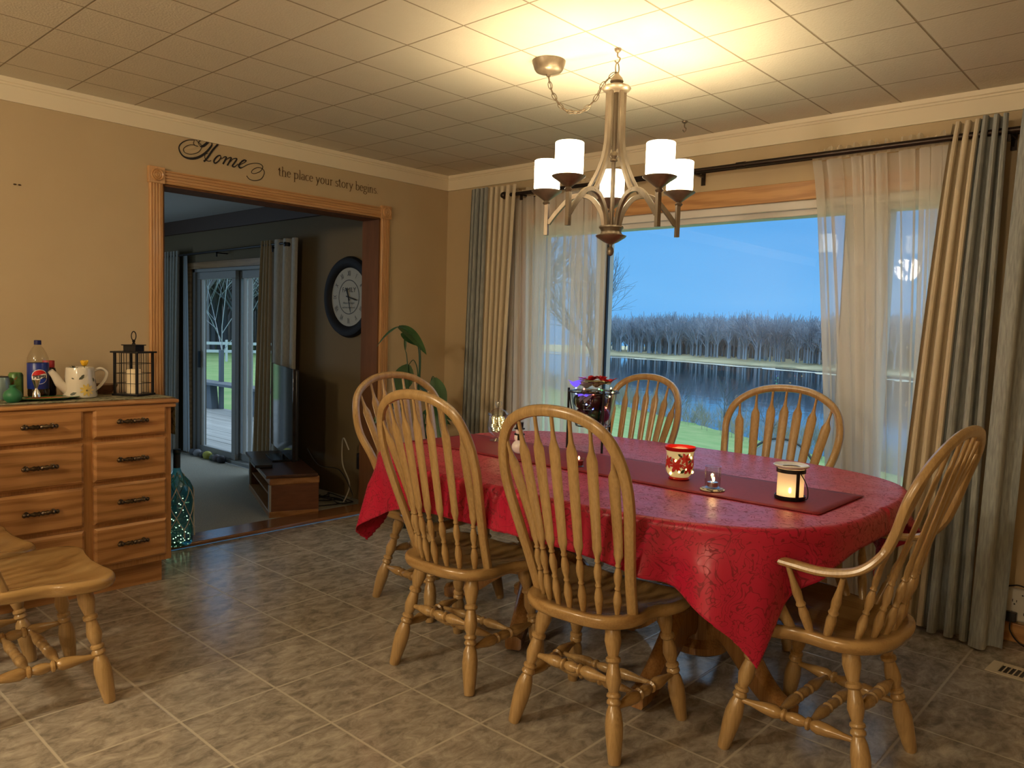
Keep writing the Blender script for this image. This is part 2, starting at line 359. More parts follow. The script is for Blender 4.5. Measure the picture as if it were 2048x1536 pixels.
struct('trim_4', MB().bx(-.20, .0, OY0+.012, OY1-.012, 0, .026), THR, 'glossy dark oak threshold strip on the floor of the doorway', bevel=.008)

# ---------------------------------------------------------------- picture window
win = thing('window_1', 'wide white picture window with side sashes behind the sheer curtains', 'window', (0, 0, 0)); win['kind'] = 'structure'
m = MB()
m.bx(WX0, WX1, .03, .13, WZ0, .60).bx(WX0, WX1, .03, .13, 1.955, WZ1).bx(WX0, WX0+.035, .03, .13, .60, 1.955).bx(WX1-.035, WX1, .03, .13, .60, 1.955)
m.bx(1.375, 1.435, .03, .13, .60, 1.955).bx(2.91, 3.12, .03, .13, .60, 1.955)
m.bx(WX0, WX1, .0, .03, 1.985, WZ1).bx(WX0, WX1, .0, .03, WZ0, .575)
m.build('window_frame', WHITEV, win, bevel=.004)
MB().bx(1.436, 1.446, .05, .07, .60, 1.955).bx(2.90, 2.91, .05, .07, .60, 1.955).build('gasket', BLKPL, win)
for a, b in ((WX0+.03, 1.38), (1.43, 2.915), (3.115, WX1-.03)):
    MB().bx(a, b, .07, .076, .59, 1.965).build('pane', PANE, win)
m = MB().bx(WX0-.09, WX1+.09, -.018, 0, WZ1, 2.125).bx(WX0-.075, WX0, -.018, 0, .5, WZ1).bx(WX1, WX1+.075, -.018, 0, .5, WZ1)
m.build('window_casing', TRX, win, bevel=.003)
MB().bx(WX0-.1, WX1+.1, -.045, .03, .525, .552).build('window_sill', TRX, win, bevel=.004)
# ---------------------------------------------------------------- living room shell and sliding door
LX, LY = -5.0, -5.5
struct('floor', MB().bx(LX, -.19, LY, -.5, -.08, .004), CARPET, 'pale carpet of the living room seen through the doorway')
struct('ceiling', MB().bx(LX, -.18, LY, -.5, 2.29, 2.4), LRCEIL, 'pale living room ceiling seen through the doorway')
SX0, SX1, SZ = -3.10, -1.50, 1.81
w = MB().bx(LX, SX0, -.5, -.35, 0, 2.4).bx(SX1, -.18, -.5, -.35, 0, 2.4).bx(SX0, SX1, -.5, -.35, SZ, 2.4)
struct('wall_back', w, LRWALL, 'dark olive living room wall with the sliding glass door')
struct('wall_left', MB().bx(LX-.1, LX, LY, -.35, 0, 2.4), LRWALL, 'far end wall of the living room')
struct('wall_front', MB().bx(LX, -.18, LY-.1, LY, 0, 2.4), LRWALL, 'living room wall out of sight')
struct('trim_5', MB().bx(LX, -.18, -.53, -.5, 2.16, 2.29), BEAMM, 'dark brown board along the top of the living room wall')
struct('trim_6', MB().bx(SX0-.06, SX0, -.515, -.5, 0, SZ+.06).bx(SX1, SX1+.06, -.515, -.5, 0, SZ+.06).bx(SX0, SX1, -.515, -.5, SZ, SZ+.06), oak('slider_oak', (.42, .24, .10), (.3, .16, .06), 'x'), 'wooden casing around the sliding glass door')
dr = thing('door_1', 'grey framed sliding glass door to the deck', 'door'); dr['kind'] = 'structure'
m = MB().bx(SX0, SX1, -.49, -.38, 0, .035).bx(SX0, SX1, -.49, -.38, SZ-.03, SZ).bx(SX0, SX0+.045, -.49, -.38, 0, SZ).bx(SX1-.04, SX1, -.49, -.38, 0, SZ)
m.build('door_frame', GREYV, dr, bevel=.003)
def sash(x0, x1, y, s=.07):
    q = MB().bx(x0, x1, y, y+.035, .035, .10).bx(x0, x1, y, y+.035, SZ-.10, SZ-.03).bx(x0, x0+s, y, y+.035, .1, SZ-.1).bx(x1-s, x1, y, y+.035, .1, SZ-.1).build('sash', GREYV, dr, bevel=.003)
    MB().bx(x0+s, x1-s, y+.014, y+.02, .1, SZ-.1).build('pane', PANE, q); return q
a = sash(SX0+.045, -2.30, -.47); b = sash(-2.36, SX1-.04, -.425)
MB().bx(-2.99, -2.975, -.492, -.47, .86, 1.02).build('handle', BLKPL, a)
MB().bx(-2.985, -2.93, -.458, -.448, .1, SZ-.1).bx(-2.26, -2.20, -.415, -.40, .1, SZ-.1).bx(-2.17, -2.11, -.415, -.40, .1, SZ-.1).build('screen_track', WHITEV, dr)

def drape_mb(x0t, x1t, x0b, x1b, z0, z1, y0, amp, folds, ph=0., nu=None, top_in=.0, sharp=.35, yb=0., seed=1, hem=0.):
    rnd = random.Random(seed); js = [rnd.uniform(-.5, .5) for _ in range(40)]
    nu = nu or folds*14
    def fn(u, v):
        z = z0+(z1-z0)*v; q = 1-v; e = q**.8
        xa = x0t+(x0b-x0t)*e; xb = x1t+(x1b-x1t)*e
        th = 2*PI*folds*(u+.018*math.sin(7*u+seed)+(.03*math.sin(17*u+seed+.8*q) if sharp > 2 else 0))+ph
        wd = (xb-xa)/folds
        x = xa+(xb-xa)*u - min(sharp, 1.2)*wd*.20*math.sin(2*th) + 0
        y = y0+yb*e+amp*(.75+.25*q)*math.sin(th)*(1+.22*math.sin(u*11+seed*2)*math.sin(v*1.3+seed))
        return V(x, y, z + hem*math.sin(th)*(1 if v < .02 else 0))
    return MB().grid(fn, nu, 26)
def ruffle(m, x0, x1, z, y0, n, h=.03, seed=3):
    rnd = random.Random(seed); js = [rnd.random() for _ in range(200)]
    return m.grid(lambda u, v: V(x0+(x1-x0)*u, y0+.012*math.sin(2*PI*n*u+v)+(.006*v), z+h*v*(.6+.8*js[int(u*n*1.5) % 200])), n*6, 3)

# living room curtains, rod
rod = thing('curtain_rod', 'thin black curtain rod over the sliding glass door', 'curtain rod', (-2.4, -.60, 1.945))
MB().sweep([(-1.08, 0, -.012), (1.15, 0, .012)], .010, 12).build('pole', BLACK, rod)
for x in (-1.1, 1.17): MB().ball((x, 0, 0), .032).build('finial', BLACK, rod)
for x in (-.93, 0, .95): MB().bx(x-.005, x+.005, -.006, .10, -.02, -.01).bx(x-.005, x+.005, -.006, .004, -.05, .0).build('bracket', BLACK, rod)
c = thing('curtain', 'narrow grey curtain with a sheer left of the sliding glass door', 'curtain', (-3.15, -.60, 0))
drape_mb(-.32, .0, -.32, -.06, .03, 1.98, .0, .028, 5, seed=4).build('panel', LRDR, c)
drape_mb(.0, .08, .0, .14, .03, 1.94, .04, .012, 3, seed=5).build('sheer', LRSHEER, c)
c = thing('curtain', 'grey curtain with a tan lining right of the sliding glass door', 'curtain', (-1.34, -.60, 0))
drape_mb(-.28, -.12, -.42, -.14, .03, 1.99, .0, .026, 4, seed=6).build('lining', LRDRC, c)
drape_mb(-.12, .26, -.14, .22, .03, 1.99, .0, .03, 3, seed=7).build('panel', LRDR, c)

# wall clock
ck = thing('wall_clock', 'round black framed wall clock with roman numerals on the living room wall', 'clock', (-.515, -.5, 1.525))
RX = Matrix.Rotation(PI/2, 4, 'X')
MB().lathe([(.215, 0), (.30, 0), (.305, .012), (.292, .035), (.262, .042), (.235, .03), (.22, .014), (.215, 0)], seg=64).xf(RX).build('frame', mat('clock_black', (.010, .010, .013), .65, spec=.2), ck)
MB().lathe([(.001, .012), (.222, .012)], seg=48).xf(RX).build('clock_face', mat('clock_face', (.30, .30, .26), .6), ck)
INK = mat('clock_ink', (.02, .02, .02), .6)
m = MB().lathe([(.124, .0135), (.130, .0135)], seg=48).xf(RX)
for i, t in enumerate('XII I II III IIII V VI VII VIII IX X XI'.split()):
    a = -2*PI*i/12; tm = textmesh(t, .058).xf(Matrix.Rotation(a, 4, 'Z') @ Matrix.Translation((0, .175, .014)) @ Matrix.Scale(.55, 4, (1, 0, 0)))
    tm.xf(RX); m.add([V(*v) for v in tm.v], tm.f)
for t, s, y in (('FAMILY', .052, .052), ('Where life begins', .020, -.045), ('and love never ends', .020, -.078)):
    tm = textmesh(t, s).xf(Matrix.Translation((0, y, .014))).xf(RX); m.add([V(*v) for v in tm.v], tm.f)
m.build('numerals', INK, ck)
def hand(a, l, w, z, t0=-.03):
    M = RX @ Matrix.Rotation(-a, 4, 'Z'); return MB().add([M @ V(-w/2, t0, z), M @ V(w/2, t0, z), M @ V(w*.7, l*.75, z), M @ V(0, l, z), M @ V(-w*.7, l*.75, z)], [(0, 1, 2, 3, 4)])
hand(math.radians(103), .12, .008, .018).build('hour_hand', INK, ck, solid=.002)
hand(math.radians(165), .125, .005, .021).build('minute_hand', INK, ck, solid=.002)
hand(math.radians(-22), .075, .011, .019).build('second_hand', INK, ck, solid=.002)

# tv stand, tv, box, cords
SA = math.atan2(.37, -.93)       # long axis direction
sd = thing('tv_stand', 'low wooden television stand with a dark top and open shelves', 'tv stand', (-.30, -1.29, 0), SA)
# local: x runs along the stand (away), y = left side of travel is toward the viewer's left, -y the back
L_, D_ = 1.02, .33
MB().bx(0, L_, -D_, 0, .0, .045).build('plinth', TVO, sd, bevel=.004)
for x_ in (0, L_-.028): MB().bx(x_, x_+.028, -D_, -.01, .045, .235).build('side_panel', TVD, sd, bevel=.002)
MB().bx(.028, L_-.028, -D_, -D_+.01, .045, .235).build('back_panel', TVD, sd)
MB().bx(.028, L_-.028, -D_+.01, -.02, .128, .142).build('shelf', TVO, sd)
MB().bx(-.004, L_, -D_-.005, .0, .225, .275).build('apron', TVO, sd, bevel=.008)
for x_ in (0, L_-.035): MB().bx(x_, x_+.035, -.012, .002, .045, .225).build('front_stile', GREYV, sd)
MB().bx(-.02, L_+.02, -D_+.01, .025, .275, .296).build('stand_top', mat('stand_top', (.055, .024, .014), .3, col2=(.08, .035, .02), nscale=12), sd, bevel=.004)
tv = thing('television', 'flat black television on the low wooden stand', 'television', (-.42, -1.03, .296), SA)
SCR = mat('tv_screen', (.01, .01, .012), .06, spec=1.0)
m = MB().bx(0, .93, -.012, .012, .045, .70); m.build('screen', SCR, tv, bevel=.003)
MB().bx(-.004, .934, -.03, -.008, .05, .695).build('shell', BLKPL, tv, bevel=.006)
MB().bx(.30, .62, -.09, .10, 0, .012).bx(.44, .48, -.012, .004, .012, .06).build('stand_foot', mat('tv_foot', (.02, .02, .022), .2), tv, bevel=.002)
bxo = thing('media_box', 'thin black media box in front of the television', 'media box', (-.66, -1.10, .296), SA)
MB().bx(-.13, .13, -.02, .10, .0, .022).build('case', mat('box_black', (.02, .021, .026), .3), bxo, bevel=.004)
def cable(name, label, pts, r=.004, m=BLKPL):
    o = MB().sweep(catmull(pts, 8), r, 6).build(name, m); return tag(o, label, 'cord')
cable('electric_cable', 'black cord hanging down behind the television stand', [(-.30, -1.0, .45), (-.26, -.93, .33), (-.2, -.80, .29), (-.24, -.66, .1), (-.4, -.55, .012)], .0035)
rr = random.Random(5)
for k in range(2):
    p = [V(-.62+rr.uniform(-.1, .35), -.75+rr.uniform(-.2, .17), .012+.004*k+rr.uniform(0, .02)) for _ in range(7)]
    o = MB().sweep(catmull(p, 7), .0045, 6).build('electric_cable', BLKPL)
    tag(o, ['black cord tangled on the carpet behind the television stand, lower of two', 'black cord crossing over another on the carpet behind the television stand'][k], 'cable')
cable('phone_cable', 'pale looped cord hanging on the living room wall by the doorway', [(-.23, -.70, .42), (-.26, -.72, .5), (-.31, -.70, .46), (-.33, -.68, .3), (-.27, -.66, .15), (-.3, -.7, .012)], .005, mat('cord_ivory', (.35, .32, .26), .5))
tag(MB().bx(-.33, -.25, -.56, -.50, .25, .37).build('power_adapter', BLKPL, bevel=.006), 'black adapter plugged into the dark wall near the doorway', 'adapter')

# stones and trinkets lined up in the slider track
for i, (x, s, c_, lab) in enumerate([(-3.0, .045, (.10, .11, .13), 'dark grey pebble at the left end of the sliding door track'),
        (-2.90, .05, (.24, .26, .30), 'bluish grey pebble in the sliding door track, second from the left'),
        (-2.80, .04, (.05, .05, .06), 'black pebble left of the yellow one in the door track'),
        (-2.70, .055, (.42, .42, .08), 'yellow stone in the middle of the sliding door track'),
        (-2.60, .04, (.09, .12, .09), 'greenish dark pebble just right of the yellow stone'),
        (-2.52, .05, (.10, .09, .10), 'dark pebble right of the greenish one in the door track'),
        (-2.43, .05, (.03, .03, .04), 'black lump near the middle post of the sliding door')]):
    o = MB().ball((0, 0, s*.62), s, (1.1, .8, .75), 10, 7); rq = random.Random(i)
    o.v = [(x_*(1+rq.uniform(-.1, .1)), y_*(1+rq.uniform(-.1, .1)), z_) for x_, y_, z_ in o.v]
    o = o.build('pebble', mat('pebble', c_, .6)); o.location = (x, -.535, .004); tag(o, lab, 'pebble')

# ---------------------------------------------------------------- dresser
DX, DY0, DY1, DT = .50, -3.75, -2.305, .925
ds = thing('dresser', 'honey oak dresser with raised drawers and ornate metal pulls against the tan wall', 'dresser', (0, 0, 0))
MB().bx(.015, DX, DY0, DY1, .115, DT-.04).build('carcass', CAZ, ds, bevel=.003)
MB().bx(.03, DX-.045, DY0, DY1-.03, 0, .115).build('toe_kick', CAY, ds)
m = MB().bx(.012, DX+.032, DY0, DY1+.028, DT-.018, DT).bx(.014, DX+.022, DY0, DY1+.018, DT-.04, DT-.018)
m.build('top', TRY if False else CAY, ds, bevel=.006, seg=3)
rows = [(.757, .898), (.552, .738), (.350, .534), (.147, .332)]
def pull_mb():
    m = MB(); m.turn((.018, -.052, 0), (.018, .052, 0), [(0, .0055), (.06, .008), (.12, .0045), (.2, .006), (.27, .009), (.36, .0065), (.44, .009), (.5, .0055), (.56, .009), (.64, .0065), (.73, .009), (.8, .006), (.88, .0045), (.94, .008), (1, .0055)], seg=10)
    for s in (-1, 1):
        m.turn((0, s*.048, 0), (.018, s*.048, 0), [(0, .010), (.2, .010), (.3, .006), (1, .006)], seg=10).ball((.018, s*.060, 0), .008, seg=8, rings=6)
    return m
pull = None
cols = [(-2.673, -2.337, 0), (-3.085, -2.717, 1), (-3.46, -3.125, 2)]
for ci, (y0, y1, k) in enumerate(cols):
    for ri, (z0, z1) in enumerate(rows):
        b_ = .011; yc, zc = (y0+y1)/2, (z0+z1)/2; hw, hz = (y1-y0)/2, (z1-z0)/2
        m = MB(); q = [(0, 0), (.015, 0), (.023, b_)]; vs = []
        for x, ins in q: vs += [V(x, -hw+ins, -hz+ins), V(x, hw-ins, -hz+ins), V(x, hw-ins, hz-ins), V(x, -hw+ins, hz-ins)]
        fs = [(3, 2, 1, 0), (8, 9, 10, 11)]
        for l in range(2):
            for i in range(4): fs.append((l*4+i, l*4+(i+1) % 4, l*4+4+(i+1) % 4, l*4+4+i))
        m.add(vs, fs); d = m.build('drawer', CAYS[(ci+ri) % 3], ds, ang=20); d.location = (DX, yc, zc)
        if pull is None: pull = pull_mb().build('handle', ANTQ, d); p = pull
        else: p = pull.copy(); COL.objects.link(p); p.parent = d
        p.location = (.022, 0, .004); p.scale = (1.15, 1.1, 1.3)
# fabric runner on the dresser, hanging over its right side
RUNM = mat('runner_print', (.30, .27, .17), .9, col2=(.10, .105, .055), nscale=26, pos=(.52, .56), ndist=1.5)
def fn(u, v):
    y = -3.7+u*(DY1+.034+3.7); 
    L0 = (DY1+.034+3.7)
    s = u*(L0+.19)
    if s < L0: return V(.10+v*.36, -3.7+s, DT+.003)
    return V(.10+v*.36+.02*(s-L0)*math.sin(v*9), -3.7+L0+.004, DT+.003-(s-L0))
o = MB().grid(fn, 60, 10).build('dresser_runner', RUNM, solid=.002); tag(o, 'leaf patterned cloth runner on the dresser top, hanging over its right side', 'runner')

# things on the dresser
Z = DT+.005
ln = thing('lantern', 'black metal square lantern with wire bars on the right end of the dresser', 'lantern', (.27, -2.392, Z), math.radians(32)); ln.scale = (.86, .86, 1)
s = .072
MB().bx(-.084, .084, -.084, .084, 0, .01).build('base', BLACK, ln, bevel=.002)
MB().bx(-.09, .09, -.09, .09, .215, .223).bx(-.04, .04, -.04, .04, .223, .252).bx(-.048, .048, -.048, .048, .252, .257).build('roof', BLACK, ln, bevel=.001)
for a in (-1, 1):
    for b in (-1, 1): MB().bx(a*s-.006, a*s+.006, b*s-.006, b*s+.006, .01, .215).build('corner_post', BLACK, ln)
m = MB()
for t in (-.03, -.012, .03):
    for a in (-1, 1): m.bx(t-.0013, t+.0013, a*s-.0013, a*s+.0013, .01, .215).bx(a*s-.0013, a*s+.0013, t-.0013, t+.0013, .01, .215)
for z in (.062, .112, .162):
    for a in (-1, 1): m.bx(-s, s, a*s-.0013, a*s+.0013, z-.0013, z+.0013).bx(a*s-.0013, a*s+.0013, -s, s, z-.0013, z+.0013)
m.build('wire_bars', BLACK, ln)
MB().turn((0, 0, .257), (0, 0, .282), [(0, .012), (.4, .006), (.7, .010), (1, .004)]).sweep([(0, .021*math.cos(a), .300+.023*math.sin(a)) for a in np.linspace(0, 2*PI, 24, endpoint=False)], .0028, 8, closed=True, up=(1, 0, 0)).build('ring', BLACK, ln)
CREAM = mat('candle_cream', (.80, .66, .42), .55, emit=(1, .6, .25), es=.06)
cn = thing('candle', 'cream pillar candle inside the black lantern', 'candle', (.27, -2.392, Z+.0105)); cn.scale = (.86, .86, 1)
MB().lathe([(.001, 0), (.039, 0), (.040, .004), (.040, .115), (.036, .121), (.025, .112), (.001, .110)]).build('wax', CREAM, cn)
MB().sweep([(0, 0, .108), (.001, 0, .118)], .0012, 6).build('wick', BLACK, cn)

# watering can planter
POT = mat('glazed_cream', (.72, .66, .54), .18, coat=.5)
wc = thing('watering_can_planter', 'cream ceramic watering can painted with yellow flowers, used as a planter', 'planter', (.27, -2.645, Z), math.radians(92)); wc.scale = (1.1, 1.1, 1.05)
# local x points to the handle side (right in the photo), -y towards the viewer
can = MB().lathe([(.001, .006), (.060, 0), (.066, .003), (.068, .012), (.058, .11), (.056, .134), (.0545, .139), (.052, .137), (.052, .125), (.001, .123)], seg=40)
can.build('body', POT, wc)
MB().sweep(catmull([(.054, 0, .118), (.085, 0, .132), (.112, 0, .115), (.106, 0, .08), (.082, 0, .048), (.060, 0, .030)], 8), [(.007, .009)]*41, 10).build('handle', POT, wc)
MB().sweep(catmull([(-.05, 0, .035), (-.078, 0, .06), (-.100, 0, .10), (-.118, 0, .125)], 6), [(.024-.012*i/18) for i in range(19)], 14).build('spout', POT, wc)
MB().lathe([(.001, .126), (.052, .126)], seg=24).build('soil', mat('soil', (.02, .016, .012), .9), wc)
def petal(c, a, l, w, M):
    d = V(math.cos(a), math.sin(a), 0); n = V(-math.sin(a), math.cos(a), 0)
    return [M(c+d*l*t+n*w*s_) for t, s_ in ((0, 0), (.4, -.5), (.8, -.4), (1, 0), (.8, .4), (.4, .5))]
def wrapcyl(p):   # (u along circumference, height) -> body surface facing -y
    z = p.y; r = .0687-(z-.012)*.104 if z < .11 else .0585; r += .0008; th = -PI/2+p.x/.063
    return V(r*math.cos(th), r*math.sin(th), z)
m = MB()
for k in range(9): m.add(petal(V(.004, .038, 0), k*2*PI/9, .030, .011, wrapcyl), [(0, 1, 2, 3, 4, 5)])
m.build('painted_flower', mat('paint_yellow', (.72, .52, .12), .3), wc)
m = MB()
for x, y, a, l in ((-.045, .088, 2.8, .014), (-.028, .086, .6, .026), (-.035, .028, 3.6, .028), (.045, .03, -.3, .03), (.042, .072, 1.8, .022), (.068, .062, 2.0, .026), (-.02, .095, .7, .02), (.062, .10, 1.6, .008)):
    m.add(petal(V(x, y, 0), a, l, l*.45, wrapcyl), [(0, 1, 2, 3, 4, 5)])
m.add(petal(V(-.002, .036, 0), 0, .009, .009, wrapcyl), [(0, 1, 2, 3, 4, 5)])
m.build('painted_leaves', mat('paint_leaf', (.08, .09, .06), .3), wc)
fl = thing('yellow_flower', 'yellow tulip like flower standing in the watering can planter', 'flower', (.27, -2.625, Z+.133))
MB().sweep([(0, 0, 0), (0, 0, .022)], .0018, 6).build('stem', mat('stem_green', (.05, .08, .02), .6), fl)
m = MB()
for k in range(12):
    a = 2*PI*k/12; m.grid(lambda u, v: V(math.cos(a+(u-.5)*.6)*(.006+.012*v**.5), math.sin(a+(u-.5)*.6)*(.006+.012*v**.5), .018+v*(.028-.004*(k % 2))), 2, 4)
m.build('petals', mat('petal_yellow', (.85, .48, .03), .5, emit=(1, .5, .02), es=.03), fl, solid=.0006)
sc_ = thing('succulent', 'small dark spiky succulent in the watering can planter', 'plant', (.27, -2.675, Z+.133))
m = MB()
for k in range(10):
    a = 2*PI*k/10; r_ = .006+.010*(k % 3)/2; m.turn((0, 0, 0), (math.cos(a)*r_, math.sin(a)*r_*1.3, .022-.008*(k % 3)/2), [(0, .0015), (.4, .003), (1, .0003)], seg=6)
m.build('spines', mat('succulent_dark', (.02, .03, .015), .6), sc_)

# soda bottle, jigger, cans, vase, plate
pb = thing('soda_bottle', 'large plastic cola bottle with a blue label and blue cap on the dresser', 'bottle', (.22, -2.811, Z), math.radians(-8))
prof = [(.001, .004), (.030, .001), (.040, .004), (.045, .016), (.0455, .035), (.044, .05), (.0445, .10), (.0445, .16), (.0455, .172), (.044, .19), (.036, .213), (.024, .236), (.016, .246), (.0135, .252), (.0135, .262)]
MB().lathe(prof, seg=36).build('body', PLAST, pb)
MB().lathe([(.001, .004), (.042, .006), (.0437, .02), (.043, .05), (.0432, .095), (.001, .095)], seg=36).build('cola', mat('cola', (.015, .005, .002), .1), pb)
MB().lathe([(.0449, .045), (.0456, .046), (.0456, .166), (.0449, .167)], seg=48).build('label', mat('label_blue', (.012, .03, .22), .3), pb)
MB().lathe([(.0137, .252), (.0155, .253), (.0155, .272), (.013, .274), (.001, .274)], seg=24).build('cap', mat('cap_blue', (.01, .012, .09), .35), pb)
def wrapb(x, y, r=.0460): th = x/.0456; return V(r*math.cos(th), r*math.sin(th), y)
def region(fn_, n=40, r=.0460):   # filled disc slice: fn_(i)->list of (x,y)
    m = MB(); P = fn_
    for k in range(len(P)-1):
        (x0, a0, b0), (x1, a1, b1) = P[k], P[k+1]; m.add([wrapb(x0, a0, r), wrapb(x1, a1, r), wrapb(x1, b1, r), wrapb(x0, b0, r)], [(0, 1, 2, 3)])
    return m
R_ = .0345; CZ = .103
def slab(R, lo, hi, r):
    P = []
    for k in range(41):
        x = -R+2*R*k/40; h = math.sqrt(max(R*R-x*x, 0)); P.append((x, CZ+max(-h, min(h, lo(x))), CZ+min(h, max(-h, hi(x)))))
    return region(P, r=r)
slab(R_, lambda x: -1, lambda x: 1, .0460).build('logo_disc', mat('logo_white', (.85, .83, .8), .4), pb)
slab(R_*.93, lambda x: .009+.006*math.sin(x*70), lambda x: 1, .0463).build('logo_red', mat('logo_red', (.62, .02, .02), .4), pb)
slab(R_*.93, lambda x: -1, lambda x: -.012+.006*math.sin(x*70), .0463).build('logo_blue', mat('logo_blue', (.01, .04, .35), .4), pb)
tm = textmesh('PEPSI', .0215, .0008); tm.v = [tuple(wrapb(x*1.12, y+CZ-.001, .0467)) for x, y, z in tm.v]
tm.build('logo_text', mat('logo_ink', (.005, .005, .01), .4), pb)
jg = thing('jigger', 'steel double jigger on the plate in front of the soda bottle', 'jigger', (.335, -2.853, Z+.013))
MB().lathe([(.001, .003), (.016, .001), (.0175, .003), (.016, .02), (.007, .038), (.0055, .042), (.007, .048), (.017, .078), (.018, .082), (.0172, .082), (.006, .052), (.001, .05)], seg=28).build('cup', STEEL, jg)
pl = thing('plate', 'green oval plate on the dresser in front of the soda bottle', 'plate', (.335, -2.815, Z))
MB().lathe([(.001, .002), (.07, .001), (.11, .005), (.145, .011), (.144, .013), (.105, .008), (.001, .005)], seg=48).xf(Matrix.Scale(.42, 4, (1, 0, 0))).build('dish', mat('green_glaze', (.05, .16, .04), .25), pl)
MB().lathe([(.001, .006), (.092, .0085), (.092, .010), (.001, .0085)], seg=40).xf(Matrix.Translation((0, .01, 0)) @ Matrix.Scale(.5, 4, (1, 0, 0))).build('orange_mat', mat('orange_paper', (.50, .10, .03), .6, col2=(.55, .22, .06), nscale=30), pl)
sp = thing('spoon', 'small metal spoon lying on the green plate', 'spoon', (.36, -2.77, Z+.013), math.radians(80))
MB().sweep([(-.03, 0, 0), (.015, 0, .002)], [(.001, .002)]*2, 6).ball((.028, 0, .001), .010, (1.3, .8, .2), 12, 6).build('spoon_body', STEEL, sp)
cn = thing('soda_can', 'green soda can on the dresser left of the soda bottle', 'can', (.18, -2.893, Z), 0)
MB().lathe([(.001, .003), (.024, .0), (.029, .006), (.031, .012), (.031, .108), (.026, .118), (.025, .120), (.023, .116), (.001, .116)], seg=32).build('body', mat('can_green', (.10, .21, .05), .35, .1, col2=(.03, .07, .02), nscale=22, pos=(.5, .7)), cn)
m = MB()
for k in range(7):
    m.grid(lambda u, v: V(.0315*math.cos(-.9+.12*k+.1*u), .0315*math.sin(-.9+.12*k+.1*u), .058+.012*k*.55+.007*v+.004*math.sin(k*2.)), 2, 1)
m.build('red_lettering', mat('can_red', (.32, .05, .02), .4), cn)
MB().lathe([(.001, .1165), (.0235, .1168)], seg=24).build('lid', STEEL, cn)
vs_ = thing('bud_vase', 'small round matte green vase at the front of the dresser', 'vase', (.37, -2.957, Z))
MB().lathe([(.001, .001), (.022, 0), (.034, .012), (.038, .030), (.033, .046), (.018, .058), (.0115, .066), (.0135, .076), (.0115, .076), (.0095, .066), (.001, .06)], seg=32).build('body', mat('vase_green', (.03, .17, .075), .45), vs_)
cu = thing('tumbler', 'pale blue grey metal tumbler at the left edge of the dresser', 'tumbler', (.22, -2.962, Z))
MB().lathe([(.001, .001), (.026, 0), (.032, .01), (.036, .05), (.033, .095), (.028, .105), (.026, .105), (.001, .10)], seg=32).build('body', mat('tumbler_blue', (.22, .30, .30), .3, .4), cu)
MB().lathe([(.029, .100), (.0295, .107), (.001, .110)], seg=28).build('lid', BLKPL, cu)
db = thing('cola_bottle', 'dark bottle with a red cap standing behind the soda bottle', 'bottle', (.11, -2.733, Z))
MB().lathe([(.001, .001), (.03, 0), (.033, .01), (.033, .12), (.029, .135), (.022, .14)], seg=28).build('body', mat('dark_bottle', (.015, .01, .01), .15), db)
MB().lathe([(.026, .138), (.0265, .140), (.0265, .170), (.025, .172), (.001, .172)], seg=28).build('cap', mat('cap_red', (.42, .03, .035), .4), db)
nk = thing('glass_dish', 'clear glass dish in the shadow between watering can and lantern', 'dish', (.12, -2.485, Z))
MB().lathe([(.001, .002), (.04, .001), (.062, .03), (.070, .048), (.067, .048), (.058, .03), (.038, .006), (.001, .006)], seg=32).build('bowl', glassmat('dish_glass', (.62, .52, .46), 1.4, .05), nk)

# ---------------------------------------------------------------- demijohn bottle with rope net and lights
dj = thing('glass_bottle', 'tall blue glass bottle in white rope netting on the floor by the dresser', 'bottle', (-.035, -2.035, .026))
MB().lathe([(.001, .012), (.06, .004), (.078, .002), (.086, .012), (.088, .04), (.088, .30), (.084, .335), (.07, .365), (.045, .395), (.026, .42), (.0195, .44), (.0175, .52), (.021, .525), (.021, .54), (.018, .542)], seg=40).build('body', BLUEGL, dj)
MB().lathe([(.0195, .445), (.0192, .53), (.0215, .533), (.0215, .552), (.001, .554)], seg=24).build('neck_foil', mat('dark_foil', (.02, .03, .035), .3), dj)
ROPE = mat('rope', (.62, .56, .46), .9)
def djr(z): 
    z = min(z, .41); return .0915 if z < .32 else .0915-(z-.32)*.62
m = MB(); NN = 7
for j, (za, zb) in enumerate(((.41, .34), (.34, .255), (.255, .17), (.17, .10))):
    for k in range(NN):
        for sgn in (-1, 1):
            a0 = 2*PI*(k+(.5 if j % 2 else 0))/NN; a1 = a0+sgn*PI/NN
            m.sweep([(djr(za+(zb-za)*t)*math.cos(a0+(a1-a0)*t), djr(za+(zb-za)*t)*math.sin(a0+(a1-a0)*t), za+(zb-za)*t-.008*math.sin(PI*t)) for t in np.linspace(0, 1, 6)], .0028, 6)
    if j == 3:
        for k in range(NN):
            a1 = 2*PI*(k+(.0 if j % 2 else .5))/NN; m.sweep([(.093*math.cos(a1), .093*math.sin(a1), .105), (.096*math.cos(a1), .096*math.sin(a1), .05)], [.0028, .005], 6).ball((.093*math.cos(a1), .093*math.sin(a1), .10), .007, seg=8, rings=5)
m.build('rope_net', ROPE, dj)
LED = mat('led_warm', (1, .85, .5), .5, emit=(1, .80, .42), es=6)
lt = thing('fairy_lights', 'string of tiny warm fairy lights inside the blue glass bottle', 'string lights', (-.035, -2.035, .026))
rr = random.Random(11); pts = [V(.07*math.cos(k*1.9)*rr.uniform(.5, 1), .07*math.sin(k*1.9)*rr.uniform(.5, 1), .018+(.24*(k/34)**2.2)) for k in range(35)]
MB().sweep(catmull(pts, 3), .0008, 4).build('wire', mat('wire_silver', (.5, .5, .45), .3, 1), lt)
m = MB()
for p in pts: m.ball(p, .0032, seg=6, rings=4)
tag(m.build('bulbs', LED, lt), kind='stuff')
